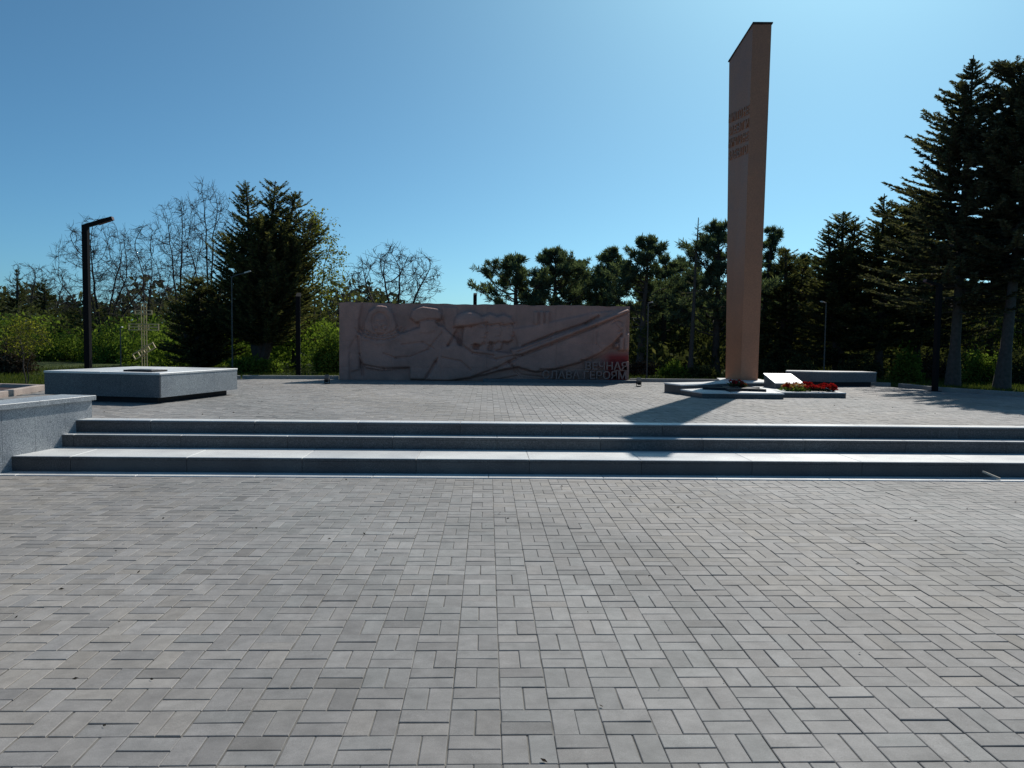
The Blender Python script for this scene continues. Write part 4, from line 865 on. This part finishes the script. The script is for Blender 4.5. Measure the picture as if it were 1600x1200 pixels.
crown_tree(base(42, 44), hgt(42, 404, 44), hgt(42, 500, 44), wid(34, 44), 'far bare tree at the left edge of the photo', seed=51, group=G3, n=480, step=0.2, kill=0.3, r0=0.009, stems=((-0.3, 0), (0.3, 0.1)))
crown_tree(base(84, 46), hgt(84, 407, 46), hgt(84, 500, 46), wid(36, 46), 'far bare tree between two dark firs on the left', seed=52, group=G3, n=480, step=0.2, kill=0.3, r0=0.009, stems=((-0.3, 0), (0.3, 0.1)))
G4 = 'distant firs at the far left'
for i, (px, Y, top, hw, lab) in enumerate(((30, 38, 420, 30, 'dark far fir at the left with a rounded tip'), (72, 40, 436, 34, 'second far fir from the left edge'), (-12, 37, 446, 34, 'far fir cut by the left edge of the photo'), (118, 43, 468, 30, 'low far fir left of the near lamp post'), (165, 45, 478, 32, 'low far fir right of the near lamp post'))):
    conifer(base(px, Y), hgt(px, top, Y), wid(hw, Y), 0.3, lab, name='fir_tree', mat='olive', seed=60+i, nb=170, dens=40, leaf=0.2, shape=0.55, group=G4)
# sapling
crown_tree(tuple(on_z(41, 603, Z3)[:2])+(ZG,), 1.42, 0.62, 0.42, 'young sapling with fresh yellow leaves growing by the flower bed on the left', seed=70, n=260, step=0.06, kill=0.085, stems=((-0.3, 0), (0.35, 0.1)), r0=0.0028, name='sapling', leafmat='yellowgreen', nleaf=1500, leaf=0.05, twig=0.12, bark='bark_pale')
# shrubs
G5 = 'bright green bushes along the left hedge'
labs = ['bright green bush at the left end of the hedge', 'bright green bush behind the sapling', 'bright green bush left of the near lamp post', 'bright green bush right of the near lamp post', 'bright green bush left of the cross', 'bright green bush under the low juniper', 'bright green bush under the big juniper', 'light green bush against the left end of the relief wall']
for i, (px, Y, top, hw) in enumerate(((-20, 29, 520, 60), (55, 28, 515, 55), (115, 28.5, 508, 60), (170, 28, 510, 50), (215, 29, 505, 50), (300, 26.5, 540, 55), (400, 23.2, 556, 46), (515, 23.5, 520, 34))):
    shrub(base(px, Y), (wid(hw, Y), wid(hw, Y)*0.7, hgt(px, top, Y)), labs[i], seed=80+i, mat='green', n=5200, leaf=0.09, group=G5)
shrub(base(578, 27), (wid(30, 27), 0.6, hgt(578, 450, 27)), 'light green bush topping the relief wall under the spreading bare tree', seed=90, mat='yellowgreen', n=2600, leaf=0.09)
shrub(base(20, 21), (wid(46, 21), 0.8, hgt(20, 535, 21)), 'grey brown leafless thicket behind the sapling', seed=91, mat='brown', n=4200, leaf=0.10)
G6 = 'bushes under the conifers on the right'
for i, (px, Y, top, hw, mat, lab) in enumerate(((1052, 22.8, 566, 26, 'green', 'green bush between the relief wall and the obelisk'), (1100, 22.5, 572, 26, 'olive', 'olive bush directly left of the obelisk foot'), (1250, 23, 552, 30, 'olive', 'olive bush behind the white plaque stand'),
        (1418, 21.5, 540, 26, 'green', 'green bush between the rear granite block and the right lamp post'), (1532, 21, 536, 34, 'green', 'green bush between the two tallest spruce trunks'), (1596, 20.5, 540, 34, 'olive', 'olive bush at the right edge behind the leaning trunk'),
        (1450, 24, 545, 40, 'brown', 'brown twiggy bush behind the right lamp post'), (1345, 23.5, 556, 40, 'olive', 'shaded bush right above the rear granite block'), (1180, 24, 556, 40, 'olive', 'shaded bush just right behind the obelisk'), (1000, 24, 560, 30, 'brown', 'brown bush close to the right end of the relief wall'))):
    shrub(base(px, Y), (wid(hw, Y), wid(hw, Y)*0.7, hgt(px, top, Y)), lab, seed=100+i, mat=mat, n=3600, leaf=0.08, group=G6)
bare(base(1520, 24), hgt(1545, 470, 24), 0.6, 'small tree with yellow spring leaves between the two tallest spruce trunks', seed=120, r=0.05, levels=4, leafmat='yellowgreen', nleaf=700, leaf=0.11, name='leafy_tree', group=G6)
bare(base(1590, 25), hgt(1600, 455, 25), 0.6, 'small yellow leaved tree at the right edge of the photo', seed=121, r=0.05, levels=4, leafmat='yellowgreen', nleaf=700, leaf=0.11, name='leafy_tree', group=G6)

# undergrowth, far wood and grass: masses nobody could count
def scatter(name, n, xr, yr, hfun, leaf, mat, seed, up=0.2, wfac=0.5, zb=ZG):
    rng = np.random.RandomState(seed); x = rng.uniform(*xr, n); y = rng.uniform(*yr, n); z = zb+hfun(x, y)*rng.rand(n)**0.8
    D = rng.randn(n, 3)+np.array([0, 0, up]); l = leaf*(0.5+rng.rand(n)); V, Fq = cards(np.stack([x, y, z], -1), D, l, l*wfac, rng)
    o = mesh_np(name, V, Fq, M[mat], attrs={'tone': np.clip(0.45+0.2*rng.randn(n)+0.2*np.sin(x*1.3+y)*np.sin(y*0.8), 0, 1)}); return props(o, kind='stuff')
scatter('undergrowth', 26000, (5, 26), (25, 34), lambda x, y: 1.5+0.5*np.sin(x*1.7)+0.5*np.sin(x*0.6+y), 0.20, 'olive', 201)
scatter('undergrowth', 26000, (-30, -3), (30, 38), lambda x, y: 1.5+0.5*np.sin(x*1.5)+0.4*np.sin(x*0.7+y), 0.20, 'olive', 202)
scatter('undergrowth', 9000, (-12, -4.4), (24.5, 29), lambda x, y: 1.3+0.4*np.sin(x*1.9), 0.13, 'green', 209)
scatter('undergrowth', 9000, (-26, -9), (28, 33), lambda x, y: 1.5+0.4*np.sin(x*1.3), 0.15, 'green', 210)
scatter('woodland', 24000, (8, 45), (33, 46), lambda x, y: 3.4+0.5*np.sin(x*0.5)+0.5*np.sin(x*1.3+y), 0.55, 'farwood', 203)
scatter('woodland', 24000, (-70, -4), (55, 70), lambda x, y: 3.6+1.0*np.sin(x*0.45)+0.8*np.sin(x*1.2+y), 0.55, 'farwood', 204)
scatter('woodland', 5000, (-6, 10), (60, 70), lambda x, y: 2.6+0.5*np.sin(x*0.9), 0.5, 'farwood', 205)
scatter('grass', 42000, (-16, 18), (19.65, 27), lambda x, y: 0*x, 0.09, 'grass', 206, up=2.2, wfac=0.12)
def side_grass(seed, n, poly, name='grass'):
    rng = np.random.RandomState(seed); P = np.array(poly); x = rng.uniform(P[:, 0].min(), P[:, 0].max(), n); y = rng.uniform(P[:, 1].min(), P[:, 1].max(), n); k = inside_poly(x, y, poly); x, y = x[k], y[k]; n = len(x)
    D = rng.randn(n, 3)*0.45+np.array([0, 0, 1.0]); l = 0.09*(0.5+rng.rand(n)); V, Fq = cards(np.stack([x, y, np.full(n, ZG-0.005)], -1), D, l, l*0.12, rng); props(mesh_np(name, V, Fq, M['grass'], attrs={'tone': np.clip(0.5+0.2*rng.randn(n), 0, 1)}), kind='stuff')
side_grass(207, 22000, [(10.3, 18.8), (10.3, 16.95), (11.1, 15.3), (12.0, 13.0), (17, 13.0), (17, 19.6), (10.1, 19.6)])
side_grass(208, 30000, [(-8.45, 14.85), (-6.2, 19.2), (-6.2, 19.7), (-18, 19.7), (-18, 15.6), (-11.5, 15.55)])

def litter(seed, n):
    rng = np.random.RandomState(seed); x = rng.uniform(-7, 8, n); y = rng.uniform(1.5, 19, n); up_ = y > 9.7; keep = (y < 8.1) | up_; x, y, up_ = x[keep], y[keep], up_[keep]; z = np.where(up_, Z3, 0)+0.004
    a = rng.rand(len(x))*6.28; D = np.stack([np.cos(a), np.sin(a), rng.rand(len(x))*0.5], -1); l = rng.uniform(0.012, 0.035, len(x)); V, Fq = cards(np.stack([x, y, z], -1), D, l, l*0.5, rng)
    V = V.copy(); V[:, 2] = np.maximum(V[:, 2], np.repeat(z, 4)-0.001); props(mesh_np('leaf_litter', V, Fq, M['brown'], attrs={'tone': rng.rand(len(x))}), kind='stuff')
litter(300, 330)
